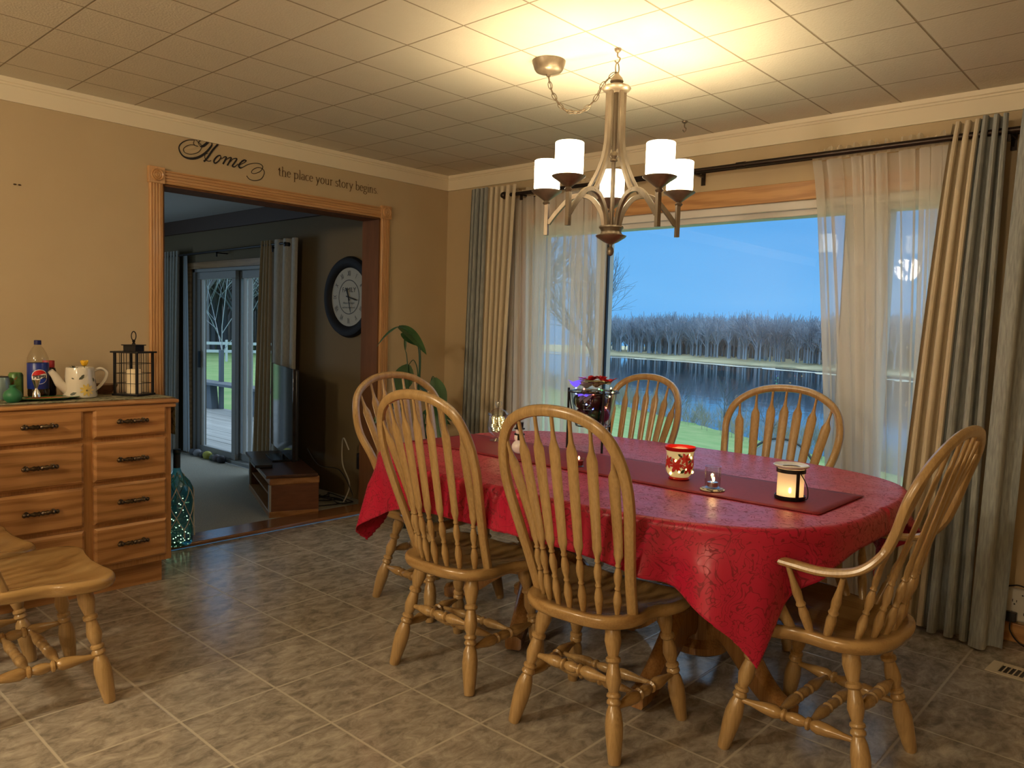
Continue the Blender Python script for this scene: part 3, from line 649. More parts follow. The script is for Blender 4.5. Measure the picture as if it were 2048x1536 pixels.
# ---------------------------------------------------------------- windsor chairs (local: front +y, origin on the floor under the seat)
LEGP = [(0, .020), (.06, .024), (.14, .026), (.21, .020), (.245, .016), (.262, .023), (.285, .023), (.30, .016), (.36, .021), (.42, .024), (.47, .019), (.50, .015), (.513, .021), (.53, .022), (.545, .016), (.56, .021), (.578, .022), (.595, .016), (.64, .023), (.72, .0275), (.80, .0265), (.90, .0225), (.99, .0185), (1, .0165)]
RUNG = [(0, .007), (.12, .010), (.24, .018), (.32, .0205), (.36, .016), (.375, .012), (.39, .019), (.41, .019), (.425, .012), (.46, .0165), (.5, .018), (.54, .0165), (.575, .012), (.59, .019), (.61, .019), (.625, .012), (.64, .016), (.68, .0205), (.76, .018), (.88, .010), (1, .007)]
SO = [(0, -.222), (.07, -.220), (.14, -.200), (.19, -.155), (.212, -.09), (.212, -.03), (.222, .02), (.248, .07), (.260, .13), (.255, .18), (.225, .218), (.17, .232), (.09, .222), (0, .215)]
def seat_mb(ST, sc=1.):
    half = catmull([(x*sc, y*sc, 0) for x, y in SO], 4); full = half[:-1]+[V(-p.x, p.y, 0) for p in reversed(half[1:])]
    n = len(full); cx = V(0, 0, 0); m = MB(); rings = []
    for s_, z in ((0.02, -.043), (.5, -.043), (.93, -.043), (.975, -.036), (.995, -.026), (1, -.016), (.995, -.008), (.98, -.002), (.96, 0), (.90, -.001), (.78, -.008), (.6, -.015), (.35, -.017), (.02, -.012)):
        rg = []
        for p in full:
            dish = z
            if s_ < .9 and z > -.03: dish = z*(1.0 if p.y > .05*1 or s_ < .5 else 1.0)+.010*max(0, math.cos(3*math.atan2(p.x, p.y))) * (p.y > 0)*(1 if abs(p.x) < .12 else .4)*s_*.6
            rg.append(V(p.x*s_, p.y*s_, ST+dish))
        rings.append(rg)
    for rg in rings: m.v += [tuple(q) for q in rg]
    for i in range(len(rings)-1):
        for k in range(n): m.f.append((i*n+k, i*n+(k+1) % n, (i+1)*n+(k+1) % n, (i+1)*n+k))
    m.f.append(tuple(reversed(range(n)))); m.f.append(tuple((len(rings)-1)*n+k for k in range(n)))
    return m
RR = [(math.cos(a)*(1 if abs(math.cos(a)) < .8 else .92), math.sin(a)) for a in np.linspace(0, 2*PI, 12, endpoint=False)]
def leg_parts(t, ST, fx=.225, fy=.20, rx=.197, ry=-.20):
    A = {}
    for nm, tx, ty, bx_, by in (('fr', .165, .135, fx, fy), ('fl', -.165, .135, -fx, fy), ('rr', .125, -.12, rx, ry), ('rl', -.125, -.12, -rx, ry)):
        a, b = V(tx, ty, ST-.036), V(bx_, by, 0); A[nm] = (a, b)
        MB().turn(a, b, LEGP, 1.04, 16).build('leg', CHZ, t)
    def at(k, z): a, b = A[k]; return a.lerp(b, (a.z-z)/(a.z-b.z))
    for s_ in 'rl': MB().turn(at('r'+s_, .155), at('f'+s_, .165), RUNG, 1.05, 12).build('stretcher', CHY, t)
    for k in (.40, .66):
        a = at('rl', .155).lerp(at('fl', .165), k); b = at('rr', .155).lerp(at('fr', .165), k); MB().turn(a, b, RUNG, .92, 12).build('stretcher', CHZ, t)
    MB().turn(at('rl', .235), at('rr', .235), RUNG, 1.0, 12).build('stretcher', CHZ, t)
def spindle_mb(A, B, C_, w=.0205):
    """A seat, C_ knee, B hoop: turned foot, flat arrow paddle, thin neck."""
    A, B, C_ = Vector(A), Vector(B), Vector(C_)
    path = catmull([A, A.lerp(C_, .55), C_, C_.lerp(B, .5), B], 14); n = len(path)-1; m = MB(); rad = []
    L_ = (B-A).length
    key = [(0, .0085, .0085), (.04, .0115, .0115), (.085, .0145, .0145), (.12, .0115, .0115), (.145, .0075, .0075), (.155, .0105, .0105), (.168, .0075, .0075), (.20, .012, .012), (.235, .0135, .0135), (.265, .010, .010), (.28, .007, .007), (.29, .0105, .0105), (.302, .0075, .0075), (.33, .0125, .0095), (.355, .0175, .0095), (.385, .0165, .008), (.42, w*.86, .007), (.55, w*.92, .0065), (.74, w*.98, .0065), (.80, w*1.0, .0065), (.83, w*.97, .0068), (.875, .0095, .007), (.92, .0065, .0062), (1, .0062, .006)]
    pts = []; 
    cum = [0]
    for i in range(n): cum.append(cum[-1]+(path[i+1]-path[i]).length)
    for t, a, b in key:
        s_ = t*cum[-1]; i = max(0, min(n-1, next((k for k in range(n) if cum[k+1] >= s_-1e-9), n-1)))
        f = (s_-cum[i])/max(cum[i+1]-cum[i], 1e-9); pts.append(path[i].lerp(path[i+1], f)); rad.append((b, a))
    return m.sweep(pts, rad, 12, up=(0, 1, .0), fixed=True)
def side_chair(name, label, group):
    t = thing(name, label, 'chair', group=group); ST = .445
    seat_mb(ST).build('seat', CHY, t)
    leg_parts(t, ST)
    hoop = [(-.182, -.095, ST-.01), (-.194, -.140, .56), (-.214, -.190, .70), (-.229, -.234, .83), (-.219, -.268, .935), (-.178, -.296, 1.02), (-.100, -.312, 1.066), (0, -.318, 1.080)]
    hp = hoop+[(-x, y, z) for x, y, z in reversed(hoop[:-1])]; path = catmull(hp, 8)
    MB().sweep(path, [(.0155, .0185)]*len(path), prof=RR, up=(0, 1, 0), fixed=True).build('hoop', CHZ, t)
    for k in range(7):
        u = (k-3)/3.; bx_ = .142*u; by = -.178+.055*u*u; tx = .198*u*1.0
        # hoop point with this x above .8
        c = [p for p in path if p.z > .80 and abs(p.x-tx) < .03]; q = min(c, key=lambda p: abs(p.x-tx)) if c else path[len(path)//2]
        kn = V(bx_*1.13, by-.042-.012*(1-u*u), .66)
        spindle_mb((bx_, by, ST-.008), (q.x, q.y, q.z-.008), kn).build('spindle', CHZ, t)
    return t
def arm_chair(name, label, group=None, arms=True):
    t = thing(name, label, 'chair', group=group); ST = .455
    seat_mb(ST, 1.08).build('seat', CHY, t)
    leg_parts(t, ST, .232, .215, .20, -.215)
    arc = [(-.266, -.270, .80), (-.270, -.30, .90), (-.232, -.335, .99), (-.13, -.36, 1.052), (0, -.367, 1.07)]
    if arms: side = [(-.268, .20, .668), (-.284, .12, .670), (-.292, 0, .666), (-.292, -.10, .664), (-.284, -.185, .685), (-.272, -.24, .735)]
    else: side = [(-.185, -.12, ST-.01), (-.205, -.165, .56), (-.24, -.205, .69)]
    hp = side+arc; hp = hp+[(-x, y, z) for x, y, z in reversed(hp[:-1])]; path = catmull(hp, 8); n = len(path)
    rad = [(.0155, .0185)]*n
    if arms: rad = [((.012, .025) if p.z < .66 else (.014, .022) if p.z < .75 else (.0155, .0185)) for p in path]
    if arms:
        ups = 1
        # flat arms rising into the bow: sweep with a turning frame
        m = MB().sweep(path, rad, prof=RR, up=(0, .05, 1)); m.build('bow', CHZ, t)
    else: MB().sweep(path, rad, prof=RR, up=(0, 1, 0), fixed=True).build('hoop', CHZ, t)
    for k in range(7):
        u = (k-3)/3.; bx_ = .150*u; by = -.200+.05*u*u; tx = .222*u
        c = [p for p in path if p.z > .84 and abs(p.x-tx) < .04]; q = min(c, key=lambda p: abs(p.x-tx)) if c else path[n//2]
        spindle_mb((bx_, by, ST-.008), (q.x, q.y, q.z-.008), V(bx_*1.15, by-.06, .68), .022).build('spindle', CHZ, t)
    if arms:
        for s_ in (-1, 1):
            MB().turn((s_*.212, .02, ST-.01), (s_*.281, .14, .662), [(0, .012), (.1, .015), (.28, .0175), (.38, .013), (.42, .018), (.46, .018), (.5, .013), (.62, .019), (.75, .0205), (.85, .015), (.93, .013), (1, .016)], 1.1).build('arm_post', CHZ, t)
            for y0, y1, x0 in ((-.035, .01, .206), (-.08, -.15, .200)):
                MB().turn((s_*x0, y0, ST-.01), (s_*.288, y1, .658), [(0, .010), (.12, .0135), (.3, .015), (.4, .011), (.43, .015), (.47, .011), (.6, .014), (.8, .009), (1, .007)]).build('arm_spindle', CHZ, t)
    return t
GC = 'oak windsor chairs around the dining table'
ch1 = side_chair('dining_chair', 'oak arrow back chair on the near side of the table, farther left', GC)
ch1.location = (2.222, -1.905, 0); ch1.rotation_euler = (0, 0, math.radians(4))
dup(ch1, (2.852, -1.902, 0), math.radians(4), 'oak arrow back chair on the near side of the table, closest to the camera', GC)
dup(ch1, (2.03, -.66, 0), PI, 'oak arrow back chair by the window, behind the wire stand and glass bowl', GC)
dup(ch1, (1.365, -3.195, 0), math.radians(-3), 'oak chair at the lower left corner with its large seat before the dresser', GC)
dup(ch1, (.845, -3.30, 0), math.radians(2), 'oak chair at the left edge, tucked between dresser and nearer chair', GC)
ac = arm_chair('armchair', 'oak windsor armchair at the right end of the table, before the grey drape', GC)
ac.location = (3.475, -1.53, 0); ac.rotation_euler = (0, 0, math.radians(88))
a2 = arm_chair('dining_chair', 'wide hoop back oak chair by the window, before the right sheer curtain', GC, arms=False)
a2.location = (2.83, -.66, 0); a2.rotation_euler = (0, 0, PI+math.radians(6))
dup(a2, (1.60, -1.50, 0), math.radians(-90), 'oak hoop back chair at the left end of the table by the plant', GC)

# ---------------------------------------------------------------- table, cloth, runner
TZ = .757; TCX, TCY, TA, TB, TN = 2.50, -1.285, 1.045, .730, 3.4
def sup(a, b, n, th):
    c, s_ = math.cos(th), math.sin(th); return V(TCX+a*abs(c)**(2/n)*(1 if c > 0 else -1), TCY+b*abs(s_)**(2/n)*(1 if s_ > 0 else -1), 0)
tb = thing('dining_table', 'oak double pedestal dining table under a red tablecloth', 'table')
out = [sup(TA-.005, TB-.005, TN, 2*PI*k/96) for k in range(96)]
MB().prism([(p.x, p.y) for p in out], TZ-.03, TZ-.002).build('tabletop', TABO, tb, bevel=.008)
out = [sup(TA-.34, TB-.20, TN, 2*PI*k/96) for k in range(96)]
MB().prism([(p.x, p.y) for p in out], TZ-.10, TZ-.031).build('apron', TABO, tb)
PC = [(.001, .09), (.10, .09), (.115, .10), (.115, .125), (.10, .135), (.085, .15), (.085, .29), (.10, .30), (.108, .32), (.095, .335), (.108, .35), (.118, .37), (.105, .385), (.118, .40), (.128, .42), (.13, .44), (.11, .47), (.085, .50), (.075, .56), (.09, .60), (.12, .62), (.14, .655), (.001, .655)]
for cx_, angs in ((2.90, (-20, -88, 160, 95)), (2.07, (-62, 200, 110, 18))):
    c = MB().lathe(PC, (cx_, TCY, 0), 40).build('pedestal', TABO, tb)
    for a in angs:
        a = math.radians(a); m = MB(); T_ = [(.06, .235, .07), (.12, .245, .075), (.18, .225, .07), (.25, .165, .055), (.33, .095, .045), (.40, .055, .036), (.455, .042, .034), (.475, .040, .03)]
        pts = catmull([(r, 0, z) for r, z, h in T_], 5); hs = [q[2] for q in T_]; rad = []
        for i in range(len(pts)): f = i/5; k = min(int(f), len(hs)-2); rad.append((hs[k]+(hs[k+1]-hs[k])*(f-k), .034))
        m.sweep(pts, [(a_*.98, b_) for a_, b_ in rad], prof=[(.9, .6), (1, .35), (1, -.35), (.9, -.6), (.6, -1), (-.6, -1), (-.95, -.8), (-.95, .8), (-.6, 1), (.6, 1)], up=(0, 0, 1))
        m.xf(Matrix.Translation((cx_, TCY, 0)) @ Matrix.Rotation(a, 4, 'Z')); m.v = [(x, y, max(z, .002)) for x, y, z in m.v]
        m.build('pedestal_foot', TABO, tb, ang=30)
# damask cloth
CL = bpy.data.materials.new('red_damask'); CL.use_nodes = True; t = CL.node_tree; b = t.nodes['Principled BSDF']; N = t.nodes; L = t.links
b.inputs['Base Color'].default_value = (.42, .005, .035, 1); b.inputs['Sheen Weight'].default_value = .15; b.inputs['Sheen Tint'].default_value = (1, .3, .3, 1)
tcn = N.new('ShaderNodeTexCoord')
vo = N.new('ShaderNodeTexNoise'); vo.inputs['Scale'].default_value = 17; vo.inputs['Detail'].default_value = 1.2; vo.inputs['Distortion'].default_value = 2.6
L.new(tcn.outputs['Object'], vo.inputs['Vector'])
q1 = N.new('ShaderNodeMath'); q1.operation = 'SUBTRACT'; q1.inputs[1].default_value = .5; L.new(vo.outputs['Fac'], q1.inputs[0])
q2 = N.new('ShaderNodeMath'); q2.operation = 'ABSOLUTE'; L.new(q1.outputs[0], q2.inputs[0])
r = N.new('ShaderNodeMapRange'); r.inputs['From Min'].default_value = .012; r.inputs['From Max'].default_value = .036; L.new(q2.outputs[0], r.inputs['Value'])
mr = N.new('ShaderNodeMapRange'); mr.inputs['To Min'].default_value = .62; mr.inputs['To Max'].default_value = .36; L.new(r.outputs[0], mr.inputs['Value']); L.new(mr.outputs[0], b.inputs['Roughness'])
mc = N.new('ShaderNodeMix'); mc.data_type = 'RGBA'; L.new(r.outputs[0], mc.inputs[0]); mc.inputs[6].default_value = (.22, .003, .018, 1); mc.inputs[7].default_value = (.45, .006, .042, 1); L.new(mc.outputs[2], b.inputs['Base Color'])
cr = N.new('ShaderNodeTexWave'); cr.inputs['Scale'].default_value = 1.6; cr.inputs['Distortion'].default_value = 6; cr.inputs['Detail'].default_value = 2; cr.bands_direction = 'Y'; L.new(tcn.outputs['Object'], cr.inputs['Vector'])
bn = N.new('ShaderNodeBump'); bn.inputs['Strength'].default_value = .35; bn.inputs['Distance'].default_value = .006; L.new(cr.outputs['Fac'], bn.inputs['Height']); L.new(bn.outputs[0], b.inputs['Normal'])
outl = [sup(TA, TB, TN, 2*PI*(k+.5)/720) for k in range(720)]; OA = np.array([(p.x, p.y) for p in outl])
nxt = np.roll(OA, -1, 0); prv = np.roll(OA, 1, 0); tg = nxt-prv; tg /= np.linalg.norm(tg, axis=1)[:, None]; NR = np.stack([tg[:, 1], -tg[:, 0]], 1)
arc = np.concatenate([[0], np.cumsum(np.linalg.norm(nxt-OA, axis=1))])[:-1]
HX, HY = TA+.10, TB+.17
CT = TZ+.004
rnc = random.Random(2); fp_ = [rnc.uniform(0, 6.28) for _ in range(4)]
def cloth(u, v):
    x = TCX+HX*(2*u-1); y = TCY+HY*(2*v-1)
    rx, ry = abs(x-TCX)/TA, abs(y-TCY)/TB
    if rx**TN+ry**TN <= 1: return V(x, y, CT+.0008*math.sin(y*9+fp_[0]+2*math.sin(x*1.3)))
    dd = (OA[:, 0]-x)**2+(OA[:, 1]-y)**2; i = int(np.argmin(dd)); d = math.sqrt(dd[i]); B = OA[i]; n = NR[i]; s_ = arc[i]
    rad = .022; 
    if d < rad*PI/2: th = d/rad; ox = rad*math.sin(th); oz = rad*(1-math.cos(th))
    else: ox = rad; oz = rad+(d-rad*PI/2)
    dr = max(0, d-.03); cor = max(0., min(1., (rx*ry-.64)/.16))
    amp = (.004+.006*cor+.05*min(1, dr/.35)*cor)*min(1, dr/.12)
    fold = amp*(math.sin(s_*19+fp_[1])+.5*math.sin(s_*31+fp_[2]))+.07*dr*cor
    tx, ty = x-B[0]-n[0]*d, y-B[1]-n[1]*d
    return V(B[0]+n[0]*(ox+fold)+tx*.4, B[1]+n[1]*(ox+fold)+ty*.4, CT-oz*(.985))
o = MB().grid(cloth, 250, 200).build('tablecloth', CL, ang=180); tag(o, 'red damask tablecloth hanging in points over the dining table edge', 'tablecloth')
q = o.modifiers.new('solid', 'SOLIDIFY'); q.thickness = .0016; q.offset = -1
RM = mat('runner_wine', (.23, .012, .022), .62, col2=(.26, .016, .028), nscale=90)
o = MB().grid(lambda u, v: V(1.47+1.975*u, -1.36+(v-.5)*.425+.004*math.sin(u*14), CT+.0035+.0006*math.sin(u*40)), 60, 12).build('table_runner', RM, solid=.0018)
tag(o, 'dark wine red runner along the middle of the red tablecloth', 'runner')
TT = CT+.006     # top of runner

# ---------------------------------------------------------------- things on the table
def at_table(x, y): return (x, y, TT)
# lantern candle holder at the right
FLAME = mat('flame', (1, .7, .3), .5, emit=(1, .62, .22), es=30)
FROST = mat('frosted_glass', (.86, .80, .70), .6, trans=.0, emit=(1, .62, .32), es=.10)
def lamp_pt(loc, e, r=.006): 
    return light('candle_glow', 'POINT', loc, e, (1, .55, .22), r)
hx, hy = 3.285, -1.41
h = thing('candle_holder', 'frosted candle holder in a black metal frame at the runner right end', 'candle holder', at_table(hx, hy), math.radians(-40))
FRM = sheermat('frost_shell', (.95, .88, .78), .82)
MB().lathe([(.044, .010), (.044, .108)], seg=40).build('frosted_cylinder', FRM, h)
MB().lathe([(.001, .0), (.050, .0), (.051, .003), (.051, .013), (.0485, .013), (.0485, .004), (.001, .004)], seg=40).build('base_ring', BLACK, h)
MB().lathe([(.047, .092), (.0485, .092), (.0485, .105), (.047, .105), (.047, .092)], seg=40).build('top_ring', BLACK, h)
MB().lathe([(.030, .108), (.046, .107), (.056, .112), (.060, .117), (.056, .1195), (.044, .114), (.030, .112)], seg=40).build('rim', mat('rim_white', (.82, .83, .86), .3), h)
m = MB()
for a in (0, 180): m.xf(Matrix.Identity(4)); a = math.radians(a); m.box((.0495*math.cos(a), .0495*math.sin(a), .052), (.004, .011, .098), a)
m.build('upright', BLACK, h)
MB().sweep(catmull([(.05, .008, .095), (.056, .022, .07), (.055, .034, .04), (.052, .036, .012), (.048, .03, .006)], 6), .0017, 6).build('wire_handle', BLACK, h)
tl = thing('tealight', 'lit tealight glowing inside the frosted candle holder', 'candle', at_table(hx+.004, hy-.012)); tl.location.z += .004
MB().lathe([(.001, .0), (.019, .0), (.019, .014), (.001, .012)], seg=24).build('cup', STEEL, tl); MB().ball((0, 0, .026), .005, (1, 1, 2.0), 10, 8).build('flame', FLAME, tl)
lamp_pt((hx+.004, hy-.012, TT+.034), .28)
# clear votive on painted coaster
vx, vy = 3.035, -1.49
cs_ = thing('coaster', 'round painted coaster under the clear votive glass', 'coaster', at_table(vx, vy))
MB().lathe([(.001, .0), (.042, .0), (.044, .003), (.038, .007), (.001, .008)], seg=36).build('disc', mat('coaster_cream', (.62, .55, .42), .35, col2=(.05, .035, .02), nscale=70, pos=(.58, .62)), cs_)
m = MB()
for k in range(12): a = 2*PI*k/12; m.ball((.036*math.cos(a), .036*math.sin(a), .006), .0045, (1, 1, .4), 8, 5)
m.build('dark_dots', BLACK, cs_)
vt = thing('votive_glass', 'clear straight votive glass with a lit tealight on the painted coaster', 'candle holder', (vx, vy, TT+.008))
MB().lathe([(.001, .004), (.025, .004), (.0262, .078), (.0285, .078), (.0275, .0), (.001, .0)], seg=36).build('glass', CLEAR, vt)
tl = thing('tealight', 'lit tealight inside the clear votive glass', 'candle', (vx, vy, TT+.0125))
MB().lathe([(.001, .0), (.0185, .0), (.0190, .016), (.0175, .016), (.001, .012)], seg=24).build('cup', STEEL, tl); MB().ball((.003, 0, .027), .0042, (1, 1, 2.0), 10, 8).build('flame', FLAME, tl)
lamp_pt((vx+.003, vy, TT+.045), .16)
# poinsettia hurricane
px_, py = 2.845, -1.395
ph = thing('hurricane_vase', 'painted poinsettia glass vase with a red rim and lights inside', 'vase', at_table(px_, py), math.radians(-50))
PG = mat('hurricane_glass', (.60, .60, .52), .35, emit=(1, .72, .25), es=.22, col2=(.70, .66, .45), nscale=14)
MB().lathe([(.001, .008), (.036, .010), (.046, .022), (.052, .05), (.050, .08), (.051, .102), (.056, .115)], seg=44).build('glass_body', PG, ph)
RDG = mat('red_glass', (.42, .012, .012), .2)
MB().lathe([(.054, .110), (.058, .116), (.060, .122), (.058, .125), (.054, .120), (.052, .112)], seg=44).build('rim', RDG, ph)
MB().lathe([(.001, .0), (.038, .0), (.041, .004), (.036, .010), (.001, .010)], seg=44).build('foot', RDG, ph)
def hr(z): return .0527 if .04 < z < .07 else .0515 if z < .1 else .053
def wraph(p): th = p.x/.052; r = .0532-(abs(p.y-.055)*.05 if p.y < .1 else 0); r += (max(0, .035-p.y))*-.22; return V(r*math.cos(th), r*math.sin(th), p.y)
mr_, mw, mg = MB(), MB(), MB()
for k, (fx, fz, s_) in enumerate([(-.022, .058, .030), (.026, .050, .027), (.012, .084, .024), (-.060, .068, .026), (.066, .07, .027), (-.10, .052, .028), (.108, .055, .028), (-.145, .07, .026), (.15, .07, .026)]):
    for j in range(6):
        a = j*PI/3+k; P6 = petal(V(fx, fz, 0), a, s_, s_*.46, wraph); mr_.add(P6, [(0, 1, 2, 3, 4, 5)])
        o6 = petal(V(fx, fz, 0), a, s_*1.10, s_*.60, lambda p: wraph(p)*1); o6 = [V(q.x*.996, q.y*.996, q.z) for q in o6]; mw.add(o6, [(0, 1, 2, 3, 4, 5)])
    for j in range(2): mg.add([V(q.x*.992, q.y*.992, q.z) for q in petal(V(fx, fz, 0), k*1.3+j*2.4, s_*1.45, s_*.5, wraph)], [(0, 1, 2, 3, 4, 5)])
mw.build('flower_outline', mat('paint_white', (.8, .78, .7), .5), ph); mr_.build('painted_poinsettia', mat('paint_red', (.45, .015, .015), .35, emit=(1, .05, .02), es=.06), ph); mg.build('painted_leaf', mat('paint_dark_green', (.03, .06, .02), .4), ph)
lamp_pt((px_, py, TT+.135), .12, .02)
m = MB()
for a, z in ((.55, .10), (-.9, .025), (-.5, .075), (1.2, .03), (-.2, .035), (.3, .045), (.75, .088)): m.ball((.0490*math.cos(a), .0490*math.sin(a), z), .0050, (1, 1, 1.2), 8, 6)
tag(m.build('led_glow', mat('led_yellow', (1, .85, .3), .5, emit=(1, .78, .25), es=3.5), ph), kind='stuff')
# small red tealight
t1 = (2.43, -1.485)
g = thing('votive_glass', 'small low glass tealight cup with a red candle, behind the near right chair', 'candle holder', at_table(*t1))
MB().lathe([(.001, .003), (.018, .003), (.023, .034), (.0245, .034), (.021, .0), (.001, .0)], seg=30).build('glass', CLEAR, g)
tl = thing('tealight', 'red tealight in the small low glass cup', 'candle', (*t1, TT+.0035)); MB().lathe([(.001, .0), (.016, .0), (.019, .02), (.001, .018)], seg=24).build('wax', mat('wax_red', (.32, .02, .02), .4), tl)
MB().ball((0, 0, .030), .004, (1, 1, 2.2), 10, 8).build('flame', mat('flame_soft', (1, .6, .3), .5, emit=(1, .45, .18), es=5), tl)
# wire plant stand with glass bowl
sx_, sy_ = 2.172, -1.045
st = thing('wire_stand', 'black wire stand with three legs holding a glass bowl on the table', 'stand', (sx_, sy_, CT))
Rr, HS = .118, .285
angs = [math.radians(a) for a in (-32, 84, 204)]
MB().sweep([(Rr*math.cos(a), Rr*math.sin(a), HS-.01) for a in np.linspace(0, 2*PI, 48, endpoint=False)], .0028, 8, closed=True).build('top_ring', BLACK, st)
MB().sweep([(.080*math.cos(a), .080*math.sin(a), .115) for a in np.linspace(0, 2*PI, 40, endpoint=False)], .0028, 8, closed=True).build('lower_ring', BLACK, st)
for a in angs:
    c_, s_ = math.cos(a), math.sin(a)
    MB().sweep([(c_*(Rr+.004), s_*(Rr+.004), HS+.004), (c_*(Rr+.004), s_*(Rr+.004), 0.0)], .0055, 10).build('leg', BLACK, st)
    MB().sweep(catmull([(c_*Rr, s_*Rr, HS-.01), (c_*.108, s_*.108, .2), (c_*.082, s_*.082, .116)], 6), .003, 8).build('bracket', BLACK, st)
gb = thing('glass_bowl', 'clear tapered glass bowl of ornaments held in the black wire stand', 'bowl', (sx_, sy_, CT+.119))
MB().lathe([(.001, .0), (.070, .0), (.079, .006), (.088, .04), (.101, .10), (.112, .165), (.109, .165), (.098, .10), (.085, .042), (.074, .008), (.001, .006)], seg=48).build('glass', CLEAR, gb)
OG = mat('ornament_green', (.01, .06, .025), .12, .6); OD = mat('ornament_dark', (.03, .02, .025), .15, .6); OR = mat('ornament_wine', (.12, .01, .02), .12, .6); OP = mat('ornament_purple', (.08, .03, .12), .2, .4)
for k, (x, y, z, r_, mm, lab) in enumerate([(-.040, -.026, .042, .037, OD, 'dark ornament ball low on the left in the glass bowl'), (.036, -.032, .042, .037, OG, 'green ornament ball low at the front of the glass bowl'), (.030, .038, .044, .034, OP, 'purple ornament ball at the back right of the glass bowl'), (-.040, .045, .05, .032, OR, 'wine red ornament ball at the back left of the glass bowl'),
        (-.046, -.030, .110, .041, OG, 'shiny green ornament ball in the upper left of the glass bowl'), (.044, -.026, .114, .042, OD, 'dark ornament ball in the upper right of the glass bowl'), (.0, .050, .112, .040, OG, 'green ornament ball at the back of the glass bowl')]):
    o = thing('ornament', lab, 'ornament', (sx_+x, sy_+y, CT+.122+z), group='ornament balls in the glass bowl'); MB().ball((0, 0, 0), r_, seg=24, rings=16).build('ball', mm, o); MB().turn((0, 0, r_-.002), (0, 0, r_+.006), [(0, .005), (1, .005)], seg=10).build('cap', ANTQ, o)
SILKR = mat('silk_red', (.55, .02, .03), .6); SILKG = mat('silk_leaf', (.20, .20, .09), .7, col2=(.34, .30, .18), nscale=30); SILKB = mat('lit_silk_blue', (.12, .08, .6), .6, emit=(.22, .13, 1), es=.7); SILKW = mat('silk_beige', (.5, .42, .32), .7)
def leafm(m, base, dirv, L, wd, bend=.3, n=6, upv=V(0, 0, 1), fold=.25):
    d = Vector(dirv).normalized(); s_ = d.cross(upv); s_ = s_.normalized() if s_.length > 1e-3 else V(1, 0, 0); b = Vector(base)
    up_ = s_.cross(d)
    def fn(u, v):
        t = u; w_ = wd*math.sin(PI*min(1, t*.97+.03))**.7*(1-.25*t); c_ = b+d*L*t-V(0, 0, 1)*bend*L*t*t
        return c_+s_*(v-.5)*w_+up_*abs(v-.5)*w_*fold
    return m.grid(fn, n, 4)
def rosette(name, label, c, k, L, wd, mm, seed, tilt=.35, bend=.15):
    rr = random.Random(seed); m = MB()
    for j in range(k):
        a = 2*PI*j/k+rr.uniform(-.2, .2); leafm(m, (0, 0, 0), (math.cos(a), math.sin(a), tilt+rr.uniform(-.15, .3)), L*rr.uniform(.8, 1.1), wd, bend)
    o = m.build(name, mm, solid=.0006); o.location = c; tag(o, label, 'artificial flower'); return o
rosette('silk_poinsettia', 'red silk poinsettia on top of the glass bowl, at its middle', (sx_-.028, sy_+.01, CT+.322), 8, .065, .035, SILKR, 1, .5)
rosette('silk_poinsettia', 'red silk poinsettia at the right edge of the glass bowl', (sx_+.055, sy_+.035, CT+.312), 7, .06, .034, SILKR, 2, .7)
rosette('silk_poinsettia', 'red silk poinsettia tips standing behind the big silk leaf', (sx_+.01, sy_+.05, CT+.320), 7, .05, .028, SILKR, 3, 1.0)
rosette('silk_blossom', 'blue lit silk blossom at the left rim of the glass bowl', (sx_-.082, sy_-.035, CT+.292), 8, .056, .045, SILKB, 4, .9)
rosette('silk_blossom', 'pale violet silk blossom above the blue one at the left rim', (sx_-.07, sy_+.0, CT+.320), 6, .034, .03, mat('silk_violet', (.35, .27, .6), .6, emit=(.4, .3, 1), es=.15), 5, 1.1)
rosette('silk_blossom', 'blue lit silk blossom below the rim inside the front of the glass bowl', (sx_+.0, sy_-.070, CT+.262), 7, .045, .036, SILKB, 6, .1)
rosette('silk_leaves', 'brown green silk leaves on top of the glass bowl', (sx_+.035, sy_-.03, CT+.300), 8, .10, .07, SILKG, 7, .7, .35)
rosette('silk_leaves', 'large olive silk leaf cluster standing at the right of the bowl top', (sx_+.045, sy_-.045, CT+.300), 7, .085, .065, SILKG, 12, 1.3, .5)
rosette('silk_leaves', 'olive silk leaves pressed inside the glass just below the bowl rim', (sx_+.01, sy_-.02, CT+.272), 10, .085, .07, SILKG, 9, .25, .75)
rosette('silk_leaves', 'beige silk leaves at the left of the glass bowl', (sx_-.045, sy_+.0, CT+.288), 8, .09, .06, SILKW, 8, .8, .3)
sl = thing('string_lights', 'string of multicolour lights wound through the glass bowl', 'string lights', (sx_, sy_, CT+.12))
rr = random.Random(21); pts = [V((.040+.055*i/26)*math.cos(i*1.45), (.040+.055*i/26)*math.sin(i*1.45), .03+.145*i/26) for i in range(27)]
MB().sweep(catmull(pts, 4), .0011, 5).build('wire', mat('wire_clear', (.5, .5, .42), .3), sl)
for nm, c_, idx in (('blue', (.15, .2, 1), 0), ('red', (1, .12, .08), 1), ('gold', (1, .7, .2), 2), ('green', (.2, 1, .35), 3)):
    m = MB()
    for i, p in enumerate(pts):
        if i % 4 == idx: m.ball(p*1.02, .0038, seg=8, rings=5)
    tag(m.build('bulbs', mat('bulb_'+nm, c_, .5, emit=c_, es=9), sl), nm+' bulbs', kind='stuff')
